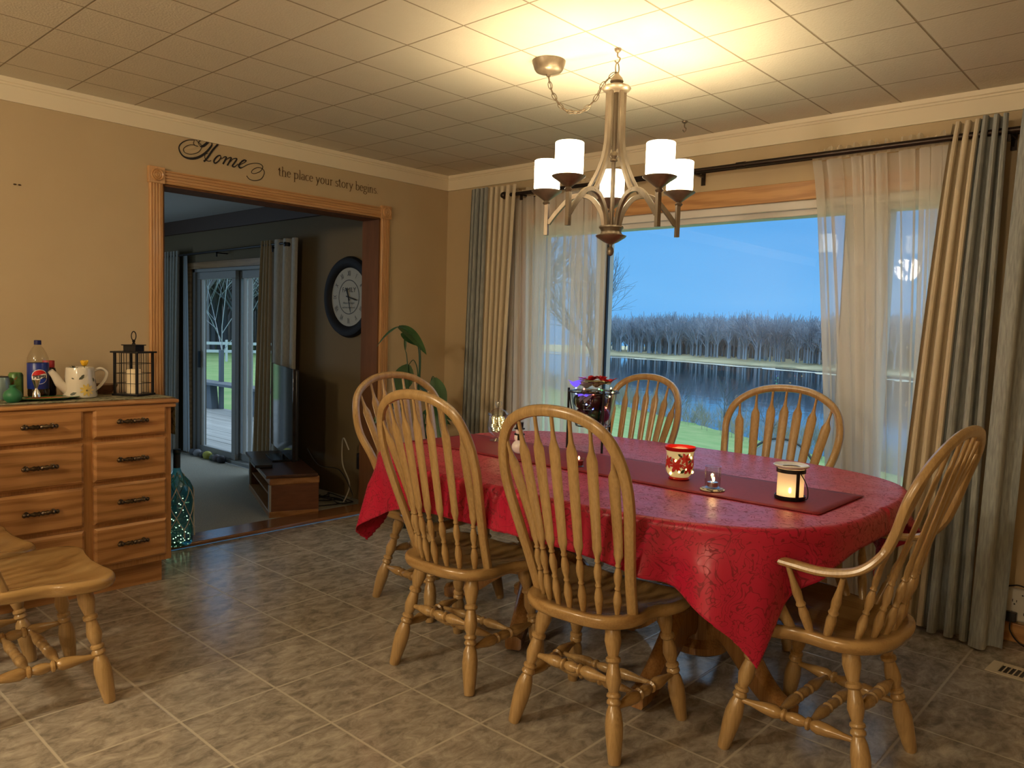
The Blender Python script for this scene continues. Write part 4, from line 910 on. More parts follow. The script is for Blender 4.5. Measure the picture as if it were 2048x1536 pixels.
# apothecary jar
jx, jy = 1.735, -1.235
jr = thing('apothecary_jar', 'clear footed glass jar with a knobbed lid, filled with warm lights', 'jar', at_table(jx, jy))
MB().lathe([(.001, .006), (.030, .003), (.038, 0), (.040, .004), (.020, .014), (.014, .022), (.030, .032), (.046, .045), (.052, .07), (.050, .10), (.045, .125), (.050, .130), (.047, .131), (.040, .12), (.045, .07), (.001, .035)], seg=40).build('body', CLEAR, jr)
MB().lathe([(.050, .131), (.052, .135), (.040, .148), (.020, .158), (.008, .163), (.010, .168), (.018, .182), (.016, .195), (.001, .200)], seg=36).build('lid', CLEAR, jr)
f2 = thing('fairy_lights', 'warm white fairy lights inside the footed glass jar', 'string lights', at_table(jx, jy))
rr = random.Random(4); pts = [V(.032*math.cos(k*2.1)*rr.uniform(.6, 1), .032*math.sin(k*2.1)*rr.uniform(.6, 1), .048+.07*k/24) for k in range(25)]
MB().sweep(catmull(pts, 3), .0007, 4).build('wire', mat('wire_gold', (.6, .45, .2), .3, 1), f2)
m = MB()
for p in pts: m.ball(p, .003, seg=6, rings=4)
tag(m.build('bulbs', mat('led_warm2', (1, .85, .4), .5, emit=(1, .78, .32), es=9), f2), kind='stuff')
# snowman
sn = thing('snowman_figurine', 'small glowing glass snowman with a black top hat on the runner', 'figurine', at_table(2.06, -1.44), math.radians(-50))
SNW = mat('snow_glass', (.78, .68, .6), .2, emit=(1, .75, .6), es=.10, coat=.5)
MB().ball((0, 0, .030), .034, (1, 1, .9), 24, 16).ball((0, 0, .072), .024, (1, 1, .95), 24, 16).ball((0, 0, .1), .018, seg=24, rings=14).build('body', SNW, sn)
MB().lathe([(.001, .112), (.024, .110), (.024, .114), (.0155, .116), (.0175, .140), (.001, .141)], seg=28).build('hat', BLACK, sn)
MB().sweep([(.020*math.cos(a), .020*math.sin(a), .0865) for a in np.linspace(0, 2*PI, 24, endpoint=False)], .004, 8, closed=True).bx(.014, .024, -.008, .004, .062, .086).build('scarf', BLACK, sn)
MB().turn((.016, 0, .1), (.032, 0, .098), [(0, .003), (1, .0005)]).build('nose', mat('carrot', (.7, .2, .03), .5), sn)
MB().ball((.0155, .006, .106), .002, seg=8, rings=5).ball((.0155, -.006, .106), .002, seg=8, rings=5).ball((.0235, 0, .075), .0022, seg=8, rings=5).build('coal_dots', BLACK, sn)

# ---------------------------------------------------------------- chandelier
CX, CY = 2.503, -1.421
chd = thing('chandelier', 'five light pewter chandelier with white glass shades hanging over the table', 'chandelier', (CX, CY, 0))
SHD = bpy.data.materials.new('lit_opal_glass'); SHD.use_nodes = True; t = SHD.node_tree; b = t.nodes['Principled BSDF']
b.inputs['Base Color'].default_value = (.9, .87, .78, 1); b.inputs['Emission Color'].default_value = (1, .84, .56, 1); b.inputs['Emission Strength'].default_value = 9
MB().lathe([(.001, 1.625), (.010, 1.630), (.0145, 1.642), (.012, 1.655), (.006, 1.664), (.008, 1.672), (.03, 1.682), (.058, 1.700), (.062, 1.706), (.045, 1.712), (.040, 1.722), (.044, 1.732), (.050, 1.738), (.048, 1.744), (.001, 1.748)], seg=40).build('hub', PEWTER, chd)
MB().lathe([(.001, 2.268), (.04, 2.270), (.052, 2.276), (.058, 2.284), (.052, 2.292), (.034, 2.297), (.022, 2.303), (.027, 2.312), (.022, 2.325), (.010, 2.338), (.006, 2.348), (.001, 2.35)], seg=40).build('crown_disc', PEWTER, chd)
MB().turn((0, 0, 2.27), (0, 0, 1.745), [(0, .010), (.42, .010), (.44, .007), (.455, .016), (.475, .019), (.495, .013), (.51, .016), (.52, .009), (1, .009)], seg=16).build('centre_rod', PEWTER, chd)
AR = .285; SZ0 = 1.872
def arm_obj(a):
    d = V(math.cos(a), math.sin(a), 0)
    def P(r, z): return d*r+V(0, 0, z)
    am = MB().sweep(catmull([P(.030, 1.742), P(.045, 1.80), P(.085, 1.855), P(.135, 1.872), P(.185, 1.858), P(.235, 1.81), P(.275, 1.762)], 8), [(.0095, .0068)]*49, 4, prof=[(1, 1), (1, -1), (-1, -1), (-1, 1)], up=(0, 0, 1)).build('arm', PEWTER, chd, bevel=.0015)
    MB().sweep(catmull([P(.034, 2.272), P(.034, 2.15), P(.038, 2.06), P(.060, 1.98), P(.098, 1.905), P(.125, 1.868)], 8), [(.0075, .0075)]*41, 4, prof=[(1, 1), (1, -1), (-1, -1), (-1, 1)], up=d).build('stay', PEWTER, am, bevel=.0015)
    MB().bx(-.0085, .0085, -.0085, .0085, 1.715, 1.845).xf(Matrix.Translation(d*.282) @ Matrix.Rotation(a, 4, 'Z')).build('post', PEWTER, am, bevel=.001)
    MB().lathe([(.001, 1.838), (.010, 1.840), (.016, 1.848), (.010, 1.856), (.018, 1.862), (.042, 1.880), (.062, 1.893), (.064, 1.897), (.058, 1.899), (.001, 1.895)], tuple(d*.285), 36).build('cup', PEWTER, am)
    s_ = MB().lathe([(.001, 1.900), (.048, 1.900), (.0535, 1.908), (.0535, 2.018), (.0515, 2.020), (.050, 2.018), (.050, 1.906), (.001, 1.906)], tuple(d*.285), 40).build('shade', SHD, am)
    l = light('bulb', 'POINT', (CX+d.x*.285, CY+d.y*.285, 1.985), 6.2, (1, .78, .45), .022)
for k in range(5): arm_obj(math.radians(126-72*k))
# chain, hook, canopy
def chain(m, pts, wl=.0085, r=.0016):
    P = [Vector(p) for p in pts]; cum = [0]
    for i in range(len(P)-1): cum.append(cum[-1]+(P[i+1]-P[i]).length)
    n = int(cum[-1]/.026)
    for k in range(n):
        s_ = (k+.5)/n*cum[-1]; i = next(j for j in range(len(P)-1) if cum[j+1] >= s_); f = (s_-cum[i])/(cum[i+1]-cum[i]); c = P[i].lerp(P[i+1], f); t_ = (P[i+1]-P[i]).normalized()
        u = t_.cross(V(.3, .5, .81)).normalized(); 
        if k % 2: u = t_.cross(u)
        m.sweep([c+t_*math.cos(a)*.0175+u*math.sin(a)*wl for a in np.linspace(0, 2*PI, 14, endpoint=False)], r, 6, closed=True, up=tuple(t_.cross(u)))
    return m
hk = thing('ceiling_hook', 'pewter ceiling hook from which the chandelier hangs', 'hook', (CX, CY, H))
MB().lathe([(.001, 0), (.014, -.001), (.013, -.008), (.006, -.016), (.001, -.017)]).sweep(catmull([(0, 0, -.012), (0, 0, -.030), (.012, 0, -.042), (0, 0, -.056), (-.012, 0, -.046)], 6), .003, 8).build('hook_body', PEWTER, hk)
m = MB(); m.sweep([(.0*math.cos(a), .012*math.sin(a), 2.362+.022*math.cos(a)) for a in np.linspace(0, 2*PI, 18, endpoint=False)], .0028, 6, closed=True, up=(1, 0, 0)); m.build('top_link', PEWTER, chd)
CPX, CPY = 2.195-CX, -1.477-CY
MB().lathe([(.001, H-.001), (.070, H-.001), (.068, H-.012), (.060, H-.035), (.053, H-.044), (.030, H-.050), (.010, H-.056), (.008, H-.064), (.001, H-.066)], (CPX, CPY, 0), 40).build('canopy', PEWTER, chd)
pts = catmull([(CPX, CPY, H-.062), (CPX+.02, CPY+.004, H-.13), (CPX+.075, CPY+.014, H-.205), (CPX+.15, CPY+.028, H-.225), (CPX+.21, CPY+.04, H-.19), (CPX+.25, CPY+.046, H-.13), (-.008, -.004, 2.345)], 8)
chain(MB(), pts).build('chain', mat('chain_bronze', (.16, .115, .075), .4, .7), chd)
MB().sweep([p+V(.001, .001, .001) for p in pts], .0018, 6).build('cord', mat('cord_clear', (.16, .12, .08), .4), chd)
hk = thing('ceiling_hook', 'small empty pewter hook in the ceiling near the window', 'hook', (2.179, -.335, H))
MB().lathe([(.001, 0), (.016, -.001), (.014, -.007), (.006, -.012), (.001, -.013)]).sweep(catmull([(0, 0, -.01), (0, 0, -.03), (.010, 0, -.042), (0, 0, -.055), (-.010, 0, -.044)], 6), .003, 8).build('hook_body', PEWTER, hk)

# ---------------------------------------------------------------- curtain rod, drapes and sheers
rod = thing('curtain_rod', 'dark bronze curtain rod across the picture window', 'curtain rod', (2.0, -.125, 2.222))
MB().sweep([(-1.29, 0, 0), (.42, 0, 0)], .0125, 16).sweep([(.40, 0, 0), (2.0, 0, 0)], .0145, 16).sweep([(.38, 0, 0), (.43, 0, 0)], .017, 16).build('pole', BRONZE, rod)
MB().ball((-1.31, 0, 0), .026).sweep([(-1.30, 0, 0), (-1.27, 0, 0)], .018, 14).build('finial', BRONZE, rod)
for x in (.12, -1.15, 1.62): 
    MB().bx(x-.008, x+.008, -.008, .125, -.016, -.006).bx(x-.008, x+.008, -.008, .004, -.045, .0).bx(x-.012, x+.012, .119, .125, -.06, .03).build('bracket', BRONZE, rod)
rod2 = thing('sheer_rod', 'slim bronze rod behind the main rod that carries the sheer curtains', 'curtain rod', (2.1, -.065, 2.222))
MB().sweep([(-1.40, 0, 0), (1.6, 0, 0)], .007, 12).build('pole', BRONZE, rod2)
def sheer(label, x, a, b, a2, b2, folds, seed, z0=.02):
    c = thing('sheer_curtain', label, 'sheer curtain', (x, -.065, 0))
    drape_mb(a, b, a2, b2, z0, 2.205, .0, .017, folds, sharp=2.2, seed=seed, yb=-.0, nu=folds*12).build('panel', SHEER, c)
    m = MB(); ruffle(m, a, b, 2.235, -.006, folds*2, .03, seed); m.grid(lambda u, v: V(a+(b-a)*u, -.012+.004*math.sin(u*folds*12), 2.205+.03*v), folds*8, 2); m.build('header', SHEERH, c)
    return c
sheer('white sheer curtain at the left side of the picture window', 1.12, -.44, .345, -.40, .385, 11, 31)
sheer('white sheer curtain at the right side of the picture window', 3.1, -.335, .46, -.13, .45, 11, 32)
dl = thing('drape', 'grey and cream drape gathered at the left of the picture window', 'curtain', (.58, -.125, 0))
drape_mb(-.20, -.035, -.255, -.07, .02, 2.29, 0, .032, 4, seed=41, sharp=.6).build('grey_panel', DRGREY, dl)
drape_mb(-.035, .225, -.07, .13, .02, 2.285, .0, .03, 5, seed=42, sharp=.6).build('cream_lining', DRCREAM, dl)
drd = thing('drape', 'tall grey drape with a cream edge at the right of the picture window', 'curtain', (3.5, -.125, 0))
drape_mb(-.098, .012, -.235, -.075, .02, 2.285, 0.0, .036, 3, seed=43, sharp=.7, yb=-.02, hem=.0).build('cream_lining', DRCREAM, drd)
drape_mb(.012, .120, -.075, .115, .012, 2.29, -.015, .040, 3, seed=44, sharp=.7, yb=-.03).build('grey_panel', DRGREY, drd)
drape_mb(.165, .29, .115, .235, .008, 2.295, -.03, .05, 1, ph=2.6, seed=45, sharp=.5, yb=-.045, nu=30).build('grey_fold', DRGREY, drd)

# ---------------------------------------------------------------- power strip, plug, floor vent, nails
ps = thing('outlet_tap', 'white multi outlet adapter on the wall right of the grey drape', 'outlet', (3.80, -.0, .17))
MB().bx(-.085, .085, -.038, 0, -.068, .075).build('housing', mat('outlet_white', (.62, .60, .56), .4), ps, bevel=.008)
m = MB()
for ox in (-.045, 0.0, .045):
    for oz in (.018, -.035):
        m.bx(ox-.009, ox-.006, -.0395, -.037, oz, oz+.012).bx(ox+.006, ox+.009, -.0395, -.037, oz, oz+.010).bx(ox-.003, ox+.003, -.0395, -.037, oz-.012, oz-.006)
m.bx(-.02, -.013, -.0395, -.037, .05, .055).build('slots', BLKPL, ps)
pg = thing('power_plug', 'black plug in the white outlet adapter beside the drape', 'plug', (3.748, -.04, .125))
MB().bx(-.022, .022, -.03, 0, -.02, .022).build('plug_body', BLKPL, pg, bevel=.005)
MB().sweep(catmull([(0, -.02, -.02), (.004, -.03, -.06), (.04, -.04, -.10), (.10, -.05, -.119)], 8), .0032, 8).build('cord', BLKPL, pg)
cable('electric_cable', 'black cord over the top of the white outlet adapter', [(3.70, -.03, .24), (3.74, -.03, .256), (3.77, -.03, .262), (3.82, -.03, .25), (3.88, -.03, .246)], .003)
vn = thing('floor_vent', 'cream metal floor register set in the tiles near the drape', 'vent', (3.90, -.395, .001), math.radians(-4))
VM = mat('vent_cream', (.62, .55, .42), .4)
m = MB().bx(-.165, -.125, -.068, .068, 0, .005).bx(.125, .165, -.068, .068, 0, .005).bx(-.125, .125, -.068, -.042, 0, .005).bx(-.125, .125, .042, .068, 0, .005)
m.build('frame', VM, vn, bevel=.0015)
MB().bx(-.125, .125, -.042, .042, 0, .0015).build('dark_opening', BLKPL, vn)
m = MB()
for k in range(13): m.box((-.11+.0185*k, 0, .0035), (.004, .084, .003))
m.build('louvres', VM, vn)
for y in (-2.835, -2.815): tag(MB().ball((0.001, y, 1.947), .006, (1, 1.2, .6), 10, 6).build('wall_plug', mat('plug_dark', (.05, .025, .01), .6)), 'small dark wall plug high on the tan wall, %s of two' % ('left' if y < -2.82 else 'right'), 'wall plug')
HOME = [[(-1.944,2.3293,0.0022),(-1.9795,2.3239,0.0027),(-2.0113,2.3081,0.0031),(-2.0329,2.285,0.0036),(-2.036,2.263,0.004),(-2.0257,2.2404,0.0045),(-2.0051,2.2257,0.0058),(-1.9731,2.2228,0.0076),(-1.9407,2.2311,0.0081),(-1.9081,2.2501,0.0076),(-1.8784,2.2768,0.0072),(-1.8568,2.3045,0.0063),(-1.8457,2.3255,0.0045),(-1.8535,2.3397,0.0027)],[(-1.9277,2.2982,0.0022),(-1.9569,2.301,0.0022),(-1.9827,2.2946,0.0022),(-2.005,2.278,0.0022),(-2.0123,2.2628,0.0022),(-2.0019,2.2494,0.0022),(-1.9731,2.2469,0.0022),(-1.9407,2.2575,0.0022),(-1.9179,2.2757,0.0022),(-1.9064,2.2998,0.0022),(-1.9114,2.3113,0.0022),(-1.9277,2.3222,0.0022),(-1.9424,2.3349,0.0022)],[(-1.9505,2.324,0.002),(-1.9544,2.3077,0.002),(-1.9375,2.2985,0.002),(-1.9271,2.2983,0.002)],[(-1.9114,2.3363,0.0031),(-1.9245,2.3238,0.0027),(-1.9261,2.3132,0.002),(-1.9146,2.3013,0.002)],[(-1.9163,2.2991,0.0031),(-1.8982,2.306,0.0076),(-1.8784,2.3239,0.0081),(-1.8618,2.3413,0.0067)],[(-1.8063,2.3378,0.0058),(-1.8249,2.3152,0.0063),(-1.845,2.2893,0.0067),(-1.865,2.2572,0.0063),(-1.8833,2.2319,0.0058),(-1.8949,2.2205,0.0067)],[(-1.8677,2.2709,0.002),(-1.8843,2.2632,0.0022),(-1.8893,2.2466,0.0022),(-1.8816,2.2316,0.0031),(-1.865,2.227,0.0027),(-1.851,2.2336,0.0027)],[(-1.7942,2.2726,0.0027),(-1.8112,2.2664,0.0045),(-1.8298,2.2446,0.0054),(-1.8342,2.228,0.0054),(-1.8247,2.2233,0.0045),(-1.8061,2.2393,0.004),(-1.7925,2.2608,0.0036),(-1.7993,2.2723,0.0022)],[(-1.7908,2.2516,0.0018),(-1.7702,2.2687,0.0031),(-1.7592,2.2684,0.0045),(-1.7667,2.251,0.0054),(-1.7797,2.2254,0.0058)],[(-1.7719,2.2389,0.0018),(-1.7495,2.2637,0.0027),(-1.7287,2.2707,0.0045),(-1.7391,2.2479,0.0054),(-1.7535,2.2222,0.0058)],[(-1.739,2.2415,0.0018),(-1.7164,2.2664,0.0027),(-1.6936,2.2715,0.0045),(-1.7076,2.247,0.0054),(-1.7215,2.2251,0.0054),(-1.7075,2.2227,0.0036),(-1.6865,2.2442,0.0018)],[(-1.6758,2.2395,0.0018),(-1.6509,2.2543,0.0022),(-1.6349,2.2702,0.004),(-1.651,2.2706,0.0049),(-1.6723,2.2499,0.0054),(-1.6822,2.2319,0.0058),(-1.6722,2.2219,0.0049),(-1.6544,2.2302,0.0027),(-1.6222,2.2514,0.0022),(-1.5786,2.2656,0.0022),(-1.5455,2.2671,0.0025),(-1.5288,2.2583,0.0027),(-1.5287,2.245,0.0027),(-1.5452,2.2222,0.0025),(-1.5783,2.2051,0.0022),(-1.5984,2.2051,0.0022),(-1.5984,2.2167,0.0022),(-1.5821,2.2326,0.0022),(-1.5565,2.2443,0.0022),(-1.5305,2.2414,0.0025),(-1.5163,2.2271,0.0027),(-1.521,2.2029,0.0027),(-1.5412,2.177,0.0027),(-1.578,2.1631,0.0027),(-1.6109,2.1652,0.0025),(-1.6272,2.1774,0.0027),(-1.6308,2.1833,0.0036)]]
# ---------------------------------------------------------------- wall lettering
VIN = mat('vinyl_black', (.012, .010, .012), .5); VIN2 = mat('vinyl_brown', (.12, .065, .025), .6)
def ribbon(m, pts, wf, x=.003):
    vs = []; fs = []; n = len(pts)
    for i, p in enumerate(pts):
        t = (pts[min(i+1, n-1)]-pts[max(i-1, 0)]); t.z = 0; t.normalize(); nn = V(-t.y, t.x, 0); w = wf(i, t)/2
        vs += [V(x, p.x+nn.x*w, p.y+nn.y*w), V(x, p.x-nn.x*w, p.y-nn.y*w)]
    for i in range(n-1): fs.append((2*i, 2*i+1, 2*i+3, 2*i+2))
    m.add(vs, fs)
m = MB()
for k, st_ in enumerate(HOME):
    P = catmull([(a, b, w*10) for a, b, w in st_], 6); ws = [p.z/10*1.7 for p in P]
    P = [V(p.x, min(p.y, 2.336), 0) for p in P]; ribbon(m, P, lambda i, t: ws[i], .0025+.0001*k)
tag(m.build('wall_lettering', VIN), 'large black script word Home on the wall above the doorway', 'wall decal')
def arc_(cx, cy, rx, ry, a0, a1, n=14): return [(cx+rx*math.cos(math.radians(a0+(a1-a0)*k/n)), cy+ry*math.sin(math.radians(a0+(a1-a0)*k/n))) for k in range(n+1)]
def stem(x, y0, y1): return [(x, y0), (x, y1)]
def sf(x, y, w=.17): return [(x-w, y), (x+w, y)]
hump = lambda x: arc_(x+.26, .60, .26, .38, 180, 0)+[(x+.52, 0)]
G = {'t': (.62, [stem(.25, 1.35, .2), arc_(.45, .2, .2, .2, 180, 300), [(.02, .95), (.5, .95)], [(.05, .95), (.25, 1.3)]]),
 'h': (1.0, [stem(.2, 1.6, 0), hump(.2), sf(.2, 0), sf(.72, 0), [(.05, 1.52), (.2, 1.6)]]),
 'e': (.82, [[(.1, .56), (.68, .56)]+arc_(.39, .5, .31, .48, 12, 318)]),
 'p': (.98, [stem(.2, .98, -.55), arc_(.48, .5, .36, .48, 130, -130, 20), sf(.2, -.55), [(.04, .9), (.2, .98)]]),
 'l': (.45, [stem(.22, 1.6, 0), sf(.22, 0), [(.07, 1.52), (.22, 1.6)]]),
 'a': (.82, [arc_(.38, .72, .24, .26, 160, 0)+[(.62, .12), (.74, .02)], arc_(.34, .28, .24, .27, 60, 330)]),
 'c': (.78, [arc_(.42, .5, .34, .48, 50, 315, 20)]),
 'y': (.92, [[(.12, .95), (.45, .05)], [(.78, .95), (.45, .05), (.28, -.42), (.12, -.5)], sf(.12, .95, .13), sf(.78, .95, .13)]),
 'o': (.96, [arc_(.46, .49, .36, .49, 0, 360, 26)]),
 'u': (1.02, [[(.2, .95), (.2, .3)]+arc_(.44, .3, .24, .28, 180, 340), stem(.74, .95, 0), [(.04, .95), (.2, .95)], [(.58, .95), (.74, .95)], [(.74, 0), (.9, .03)]]),
 'r': (.68, [stem(.2, .98, 0), arc_(.46, .62, .26, .34, 170, 60), sf(.2, 0), [(.04, .9), (.2, .98)]]),
 's': (.66, [arc_(.34, .73, .22, .23, 30, 240, 10)+arc_(.33, .25, .24, .25, 70, -150, 12)]),
 'b': (.98, [stem(.2, 1.6, .05), arc_(.48, .48, .36, .48, 140, -150, 20), [(.04, 1.52), (.2, 1.6)]]),
 'g': (.86, [arc_(.38, .66, .27, .30, 0, 360, 20), arc_(.38, -.22, .34, .25, 120, 480, 20), [(.25, .38), (.15, .22), (.22, .08), (.55, .02), (.70, -.12)], [(.55, .9), (.8, .95)]]),
 'i': (.45, [stem(.22, .95, 0), sf(.22, 0), [(.07, .88), (.22, .95)], [(.21, 1.3), (.23, 1.42)]]),
 'n': (1.0, [stem(.2, .98, 0), hump(.2), sf(.2, 0), sf(.72, 0), [(.05, .9), (.2, .98)]]),
 '.': (.4, [[(.2, 0), (.21, .09)]]), ' ': (.45, [])}
txt = 'the place your story begins.'; wtot = sum(G[c][0] for c in txt); sc_w = .767/wtot; sc_h = .036
m = MB(); cx_ = -1.422
for c in txt:
    for stq in G[c][1]:
        P = [V(cx_+a*sc_w, 2.219+b*sc_h, 0) for a, b in stq]; ribbon(m, P, lambda i, t: .0022+.0032*abs(t.y), .0026)
    cx_ += G[c][0]*sc_w
tag(m.build('wall_sentence', VIN2), 'small brown serif sentence on the wall right of the big script word', 'wall decal')

# ---------------------------------------------------------------- potted plant in the corner
LEAF = mat('leaf_green', (.022, .06, .022), .32, col2=(.045, .105, .035), nscale=9); LEAFV = mat('leaf_variegated', (.02, .055, .02), .4, col2=(.28, .33, .16), nscale=38, nstretch=(1, 1, .4), pos=(.52, .60))
pot = thing('potted_plant', 'leafy green plant in a dark pot in the corner behind the left dining chairs', 'potted plant', (.45, -.68, 0))
MB().lathe([(.001, .01), (.10, .0), (.12, .02), (.145, .20), (.155, .215), (.155, .24), (.14, .24), (.132, .21), (.001, .20)], seg=36).build('pot', mat('pot_dark', (.02, .03, .03), .3), pot)
MB().lathe([(.001, .212), (.133, .212)], seg=24).build('soil', mat('soil2', (.02, .015, .01), .9), pot)
def W2(x, y, z): return V(x-.45, y+.68, z)
def stemleaf(path, L, wd, dirv, mm=LEAF, bend=.5, fold=.35, upv=V(.72, -.69, .25)):
    P = catmull([W2(*p) for p in path], 8); s = MB().sweep(P, [.0055-.003*i/len(P) for i in range(len(P))], 6).build('stem', LEAF, pot)
    m = MB(); leafm(m, P[-1], dirv, L, wd, bend, 10, upv=upv, fold=fold); m.build('leaf', mm, s)
stemleaf([(.47, -.70, .2), (.50, -.72, .7), (.565, -.74, 1.02), (.55, -.745, 1.21), (.47, -.75, 1.29), (.36, -.75, 1.315)], .24, .02, (-.9, 0, -.25), bend=.35)
stemleaf([(.47, -.70, .2), (.53, -.72, .7), (.575, -.74, 1.05), (.575, -.745, 1.17), (.56, -.745, 1.20)], .19, .085, (-.75, -.15, .62), bend=.25)
m = MB(); leafm(m, W2(.36, -.75, 1.315), (.95, -.05, -.20), .31, .085, .35, 12, upv=V(.5, -.5, .7), fold=.4); m.build('leaf', LEAF, pot)
stemleaf([(.46, -.70, .2), (.46, -.72, .6), (.46, -.74, .95), (.44, -.74, 1.12), (.43, -.745, 1.16)], .12, .02, (-.05, 0, 1), bend=0)
stemleaf([(.45, -.70, .2), (.50, -.70, .7), (.53, -.72, 1.0), (.50, -.73, 1.10), (.45, -.73, 1.07)], .21, .15, (-.35, -.15, -.95), bend=0, fold=.15)
stemleaf([(.49, -.68, .2), (.58, -.70, .7), (.66, -.72, .98), (.70, -.73, 1.0)], .24, .12, (.45, -.1, -.8), bend=0, fold=.2)
stemleaf([(.49, -.68, .2), (.62, -.70, .6), (.72, -.72, .82)], .22, .12, (.4, -.2, -.75), bend=.1, fold=.2)
rr = random.Random(8)
for k in range(16):
    a = rr.uniform(0, 2*PI); h_ = rr.uniform(.45, .95); r_ = rr.uniform(.05, .2); c_ = (math.cos(a)*r_+.43, math.sin(a)*r_*.8-.70)
    stemleaf([(.45+.04*math.cos(a), -.68+.04*math.sin(a), .2), (.44+.10*math.cos(a), -.69+.08*math.sin(a), h_*.7), (c_[0], c_[1], h_)], rr.uniform(.16, .26), rr.uniform(.05, .10), (math.cos(a), math.sin(a)-.2, rr.uniform(-.5, .4)), LEAFV if k % 2 else LEAF, .4)

# ---------------------------------------------------------------- outdoors
def shore(x, y): return (x+6.8)*.53+(y-24)*.85
def gz(x, y):
    s = shore(x, y); t = min(1, max(0, (s+15)/14.5)); t = t*t*(3-2*t)
    z = -.75-2.0*t
    return z-2.3*min(1, max(0, (s-.0)/3.5))
GR = mat('lawn_grass', (.20, .36, .14), .95, spec=.1, col2=(.32, .43, .20), nscale=1.1, nstretch=(1, 1, 1), pos=(.3, .7))
def fng(u, v):
    x = -70+110*u; y = .2+110*v; s = shore(x, y)
    if s > 5: x -= (s-5)*.53; y -= (s-5)*.85
    return V(x, y, gz(x, y))
tag(MB().grid(fng, 130, 130).build('lawn', GR, ang=180), 'green lawn sloping from the house to the lake shore', 'lawn', kind='stuff')
WTR = bpy.data.materials.new('lake_water'); WTR.use_nodes = True; t = WTR.node_tree; b = t.nodes['Principled BSDF']; N = t.nodes; L = t.links
b.inputs['Base Color'].default_value = (.012, .03, .055, 1); b.inputs['Roughness'].default_value = .04; b.inputs['IOR'].default_value = 1.6; b.inputs['Specular IOR Level'].default_value = .8
g = N.new('ShaderNodeNewGeometry'); q = N.new('ShaderNodeMapping'); q.inputs['Scale'].default_value = (.5, .5, 1); L.new(g.outputs['Position'], q.inputs[0])
n_ = N.new('ShaderNodeTexNoise'); n_.inputs['Scale'].default_value = 1.0; n_.inputs['Detail'].default_value = 4; L.new(q.outputs[0], n_.inputs['Vector'])
bn = N.new('ShaderNodeBump'); bn.inputs['Strength'].default_value = .22; bn.inputs['Distance'].default_value = .05; L.new(n_.outputs['Fac'], bn.inputs['Height']); L.new(bn.outputs[0], b.inputs['Normal'])
tag(MB().add([V(-700, 10, -4.7), V(500, 10, -4.7), V(500, 600, -4.7), V(-700, 600, -4.7)], [(0, 1, 2, 3)]).build('lake_water', WTR), 'dark calm lake reflecting the far wood', 'lake', kind='stuff')
# far bank: line from (az -34.3, 205 m) to (az -21.5, 160 m)
def azp(a, d): a = math.radians(a); return V(4.34+d*math.sin(a), -4.01+d*math.cos(a), 0)
BA, BB = azp(-34.3, 205), azp(-21.5, 162); bd = (BB-BA); BL = bd.length; bd.normalize(); bn_ = V(-bd.y, bd.x, 0)
if bn_.dot(BA-CAM) < 0: bn_ = -bn_
BANK = mat('bank_grass', (.46, .45, .28), .95, col2=(.56, .55, .36), nscale=.15)
rr = random.Random(3); jt = [rr.uniform(-1, 1) for _ in range(200)]
tag(MB().grid(lambda u, v: BA+bd*(BL*(-1.2+3.6*u))+bn_*((-1+2.0*jt[int(u*90)])*(1-v)+v*60)+V(0, 0, -4.72+min(.9, v*6)), 90, 12).build('far_bank', BANK), 'pale grassy strip along the far shore of the lake', 'bank', kind='stuff')
tag(MB().grid(lambda u, v: BA+bd*(BL*(-1.2+3.6*u))-bn_*(13+3.5*v+5*math.sin(u*9)+1.5*jt[int(u*90)])+V(0, 0, -4.66+.06*math.sin(v*PI)), 90, 2).build('mud_flat', mat('mud_flat', (.55, .56, .42), .9, col2=(.38, .46, .5), nscale=.2)), 'thin pale mud flat in the lake before the far shore', 'mud flat', kind='stuff')

def tree_edges(rr, h, spread, levels, n0=3, up0=.6):
    E = []
    def rec(p, d, l, r, lv):
        q = p+d*l; E.append((p, q, r, r*.65))
        if lv == 0: return
        for k in range(n0 if lv < levels else n0+1):
            a = rr.uniform(0, 2*PI); s_ = d.orthogonal().normalized(); s_ = Matrix.Rotation(a, 3, d) @ s_
            nd = (d+s_*rr.uniform(.35, .85)*spread+V(0, 0, .12*up0)).normalized(); rec(p.lerp(q, rr.uniform(.55, 1)), nd, l*rr.uniform(.6, .8), r*.55, lv-1)
        rec(q, (d+V(rr.uniform(-.2, .2), rr.uniform(-.2, .2), .1)).normalized(), l*.75, r*.65, lv-1)
    rec(V(0, 0, 0), V(0, 0, 1), h*.3, h*.013, levels); return E
def edges_mb(E, k=3, rk=1.):
    m = MB()
    for p, q, r0, r1 in E:
        d = (q-p).normalized(); s_ = d.orthogonal().normalized(); t_ = d.cross(s_); vs = []
        for c, r in ((p, r0), (q, r1)):
            for j in range(k): a = 2*PI*j/k; vs.append(c+(s_*math.cos(a)+t_*math.sin(a))*r*rk)
        m.add(vs, [(j, (j+1) % k, k+(j+1) % k, k+j) for j in range(k)])
    return m
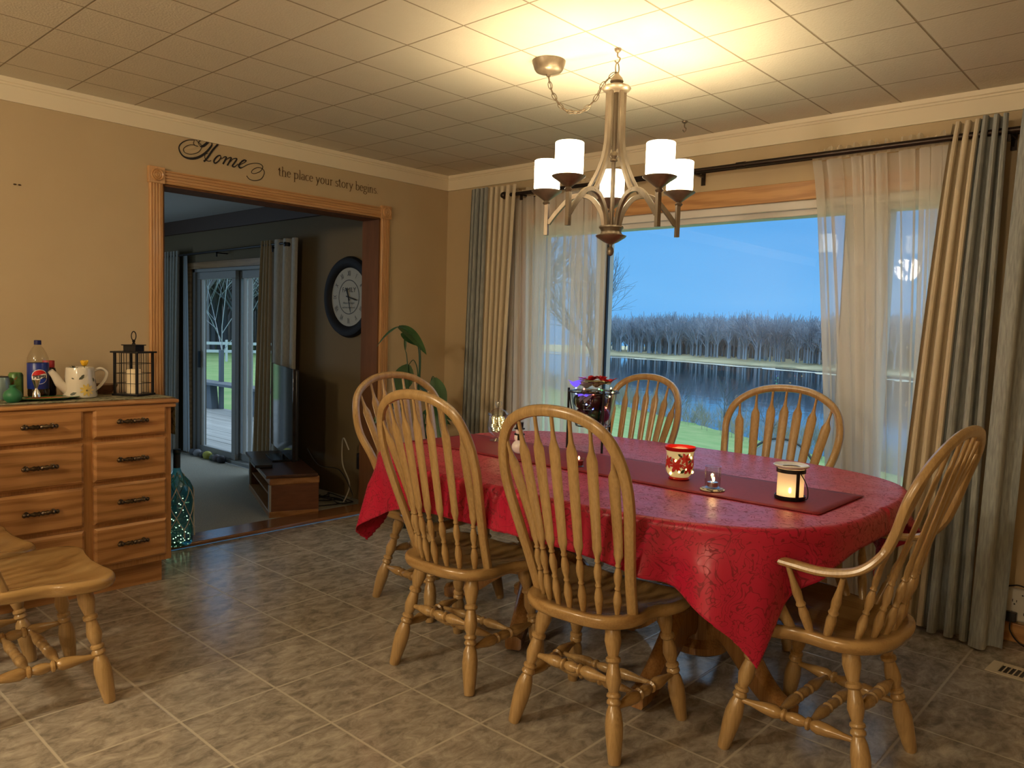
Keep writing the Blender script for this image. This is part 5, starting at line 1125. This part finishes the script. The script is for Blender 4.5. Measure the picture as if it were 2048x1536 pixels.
def forest(name, label, places, mt, hs, seed, nt=6, lv=3, rk=1., n0=3):
    rr = random.Random(seed); T_ = []
    for k in range(nt):
        e_ = edges_mb(tree_edges(rr, 1., 1.0, lv, n0), 3, rk); T_.append((np.array(e_.v), np.array([f for f in e_.f])))
    vs, fs, off = [], [], 0
    for (x, y, z) in places:
        v, f = T_[rr.randrange(nt)]; a = rr.uniform(0, 2*PI); s_ = rr.uniform(*hs); R = np.array([[math.cos(a), -math.sin(a), 0], [math.sin(a), math.cos(a), 0], [0, 0, 1]])
        vs.append((v @ R.T)*np.array([s_, s_, s_])+np.array([x, y, z])); fs.append(f+off); off += len(v)
    vs = np.concatenate(vs); fs = np.concatenate(fs); me = bpy.data.meshes.new(name)
    me.vertices.add(len(vs)); me.vertices.foreach_set('co', vs.astype(np.float32).ravel())
    me.loops.add(fs.size); me.loops.foreach_set('vertex_index', fs.astype(np.int32).ravel()); me.polygons.add(len(fs)); me.polygons.foreach_set('loop_start', np.arange(0, fs.size, 4, dtype=np.int32))
    me.update(calc_edges=True); me.materials.append(mt); o = bpy.data.objects.new(name, me); COL.objects.link(o)
    return tag(o, label, 'woods', kind='stuff')
BARK_HAZE = mat('far_bark_haze', (.27, .36, .44), .95, spec=.0, col2=(.36, .44, .52), nscale=.08); BARKN = mat('near_bark', (.13, .15, .17), .9, spec=.1); BARKW = mat('woods_bark', (.30, .29, .31), .9, col2=(.38, .32, .32), nscale=.3)  # the far bark has blue distance haze put into its colour
rr = random.Random(14); pl_ = []
for k in range(620):
    s_ = rr.uniform(-.35, 1.5)*BL; d_ = 3+45*rr.random()**1.4; p = BA+bd*s_+bn_*d_; pl_.append((p.x, p.y, -3.9))
forest('far_treeline', 'bare wood tinted with blue distance haze along the far shore of the lake', pl_, BARK_HAZE, (10.6, 13.6), 5, rk=1.5)
# brush behind the trunks keeps the wood dense near the ground
rr = random.Random(15); pl_ = []
for k in range(700):
    s_ = rr.uniform(-.35, 1.5)*BL; d_ = 8+40*rr.random(); p = BA+bd*s_+bn_*d_; pl_.append((p.x, p.y, -4.0))
forest('far_undergrowth', 'dense low undergrowth of the far wood', pl_, BARK_HAZE, (6, 10), 6, nt=4, rk=2.4)
# bare tree at the left of the window view
p = azp(-36.0, 40)
o = edges_mb(tree_edges(random.Random(19), 9.5, .95, 5), 4, .75).build('bare_tree', BARKN); o.location = (p.x, p.y, gz(p.x, p.y)-.3); tag(o, 'bare spreading tree on the shore at the left edge of the window view', 'tree')
# reeds along the near shore
rr = random.Random(23); m = MB(); pl_ = []
for k in range(700):
    t_ = rr.uniform(-34, 34); s_ = rr.uniform(-1.2, 1.6); x = -6.8+.85*t_+.53*s_; y = 24-.53*t_+.85*s_; pl_.append((x, y, gz(x, y)-.1))
forest('shore_brush', 'thin leafless brush and reeds along the near lake shore', pl_, mat('brush', (.30, .32, .30), .95, col2=(.44, .40, .28), nscale=.5), (.9, 2.1), 7, nt=6, lv=3, rk=.6)
for k, (a_, d_, h_, lab) in enumerate([(-23.5, 29.5, 3.3, 'leafless bush at the lake edge seen between the far chair spindles'), (-26.8, 33, 3.4, 'leafless bush left of the one at the chair on the shore'), (-30, 37, 2.6, 'small leafless bush on the shore near the left of the window view')]):
    p = azp(a_, d_); o = edges_mb(tree_edges(random.Random(30+k), h_, 1.1, 4), 3, .55).build('shore_bush', BARKN); o.location = (p.x, p.y, gz(p.x, p.y)-.2); tag(o, lab, 'bush')
# patio chair outside the window
pc = thing('patio_chair', 'round backed patio chair on the lawn just outside the window', 'chair', (1.05, 3.75, -.75), math.radians(200))
PCM = mat('patio_frame', (.05, .06, .06), .4); 
arcp = [V(.36*math.cos(a), -.25-.10*math.sin(a), .62+.36*math.sin(a)) for a in np.linspace(-.25, PI+.25, 24)]
MB().sweep(arcp, .014, 8).build('back_hoop', PCM, pc)
MB().grid(lambda u, v: V(.34*(2*u-1), -.25-.10*v*math.sqrt(max(0, 1-(2*u-1)**2)), .56+(.06+.34*math.sqrt(max(0, 1-(2*u-1)**2)))*v), 20, 8).build('back_mesh', mat('patio_mesh', (.30, .36, .40), .7), pc, solid=.006)
MB().bx(-.32, .32, -.24, .30, .42, .45).build('seat', PCM, pc, bevel=.01)
for x in (-.3, .3):
    for y in (-.24, .28): MB().bx(x-.012, x+.012, y-.012, y+.012, .0, .43).build('leg', PCM, pc)
# deck and things behind the sliding door
m = MB(); rr = random.Random(9)
for k in range(17): y0 = -.34+.145*k; m.bx(-9.4, -.4, y0, y0+.139, -.14, -.10+rr.uniform(-.002, .002))
tag(m.build('deck', mat('deck_boards', (.30, .31, .30), .6, col2=(.42, .43, .42), nscale=4, nstretch=(.3, 6, 1))), 'weathered grey deck boards outside the sliding door', 'deck')
tag(MB().bx(-9.4, -.4, -.34, 2.1, -.9, -.15).build('deck_skirt', BARKN), 'shaded skirt under the deck edge', 'deck skirt')
bnch = thing('deck_bench', 'long weathered bench with slanted ends at the edge of the deck', 'bench', (-7.0, 1.98, -.10))
BM = mat('bench_wood', (.13, .15, .17), .8)
MB().bx(-1.8, 1.6, -.18, .12, .40, .44).build('seat_board', BM, bnch)
for x in (-.72, .66):
    MB().prism([(-.19, 0), (.19, 0), (.12, .40), (-.12, .40)], -.06, .06, Matrix.Translation((x, 0, 0)) @ Matrix.Rotation(PI/2, 4, 'X')).build('support', BM, bnch)
tag(MB().bx(-7.52, -7.46, 2.03, 2.09, -.1, .85).build('deck_post', BM), 'thin dark post standing at the deck edge behind the bench', 'post')
p = azp(-62.5, 42)
fe = thing('rail_fence', 'white rail fence across the far lawn, seen through the sliding door', 'fence', (p.x, p.y, -.75), math.radians(62))
FM = mat('fence_white', (.62, .66, .68), .7)
for z in (.45, .85): MB().bx(-13, 13, -.03, .03, z, z+.14).build('rail', FM, fe)
for k in range(9): MB().bx(-13+k*3.25-.06, -13+k*3.25+.06, -.06, .06, 0, 1.1).build('post', FM, fe)
rr = random.Random(33); pl_ = []
for k in range(210):
    a_ = rr.uniform(-76, -41); d_ = rr.uniform(50, 80); q = azp(a_, d_); pl_.append((q.x, q.y, -1))
forest('near_woods', 'dark bare woods behind the far lawn, left of the lake', pl_, BARKW, (12, 17), 9, nt=6, lv=4, rk=1.2, n0=3)
tag(MB().grid(lambda u, v: azp(-78+38*u, 84+2*math.sin(u*40))+V(0, 0, -1+v*(7+1.5*math.sin(u*31)+math.sin(u*77))), 60, 4).build('wooded_hill', mat('hill_dark', (.15, .16, .19), .95, col2=(.26, .22, .22), nscale=.4)), 'dark wooded rise closing the view behind the near woods', 'hill', kind='stuff')
p = azp(-62.8, 24)
tr = thing('small_tree', 'young tree with a few yellow green leaves outside the sliding door', 'tree', (p.x, p.y, -.8))
E_ = tree_edges(random.Random(43), 6.5, 1.1, 5); edges_mb(E_, 3, .28).build('branches', mat('pale_bark', (.40, .42, .44), .8), tr)
rr = random.Random(42); m = MB()
for p_, q_, r0, r1 in E_:
    if r0 < .010 and rr.random() < .04:
        for _ in range(3): leafm(m, q_, (rr.uniform(-1, 1), rr.uniform(-1, 1), rr.uniform(-.6, .3)), .09, .04, .3, 3)
tag(m.build('leaves', mat('leaf_yellowgreen', (.30, .40, .10), .7), tr), kind='stuff')
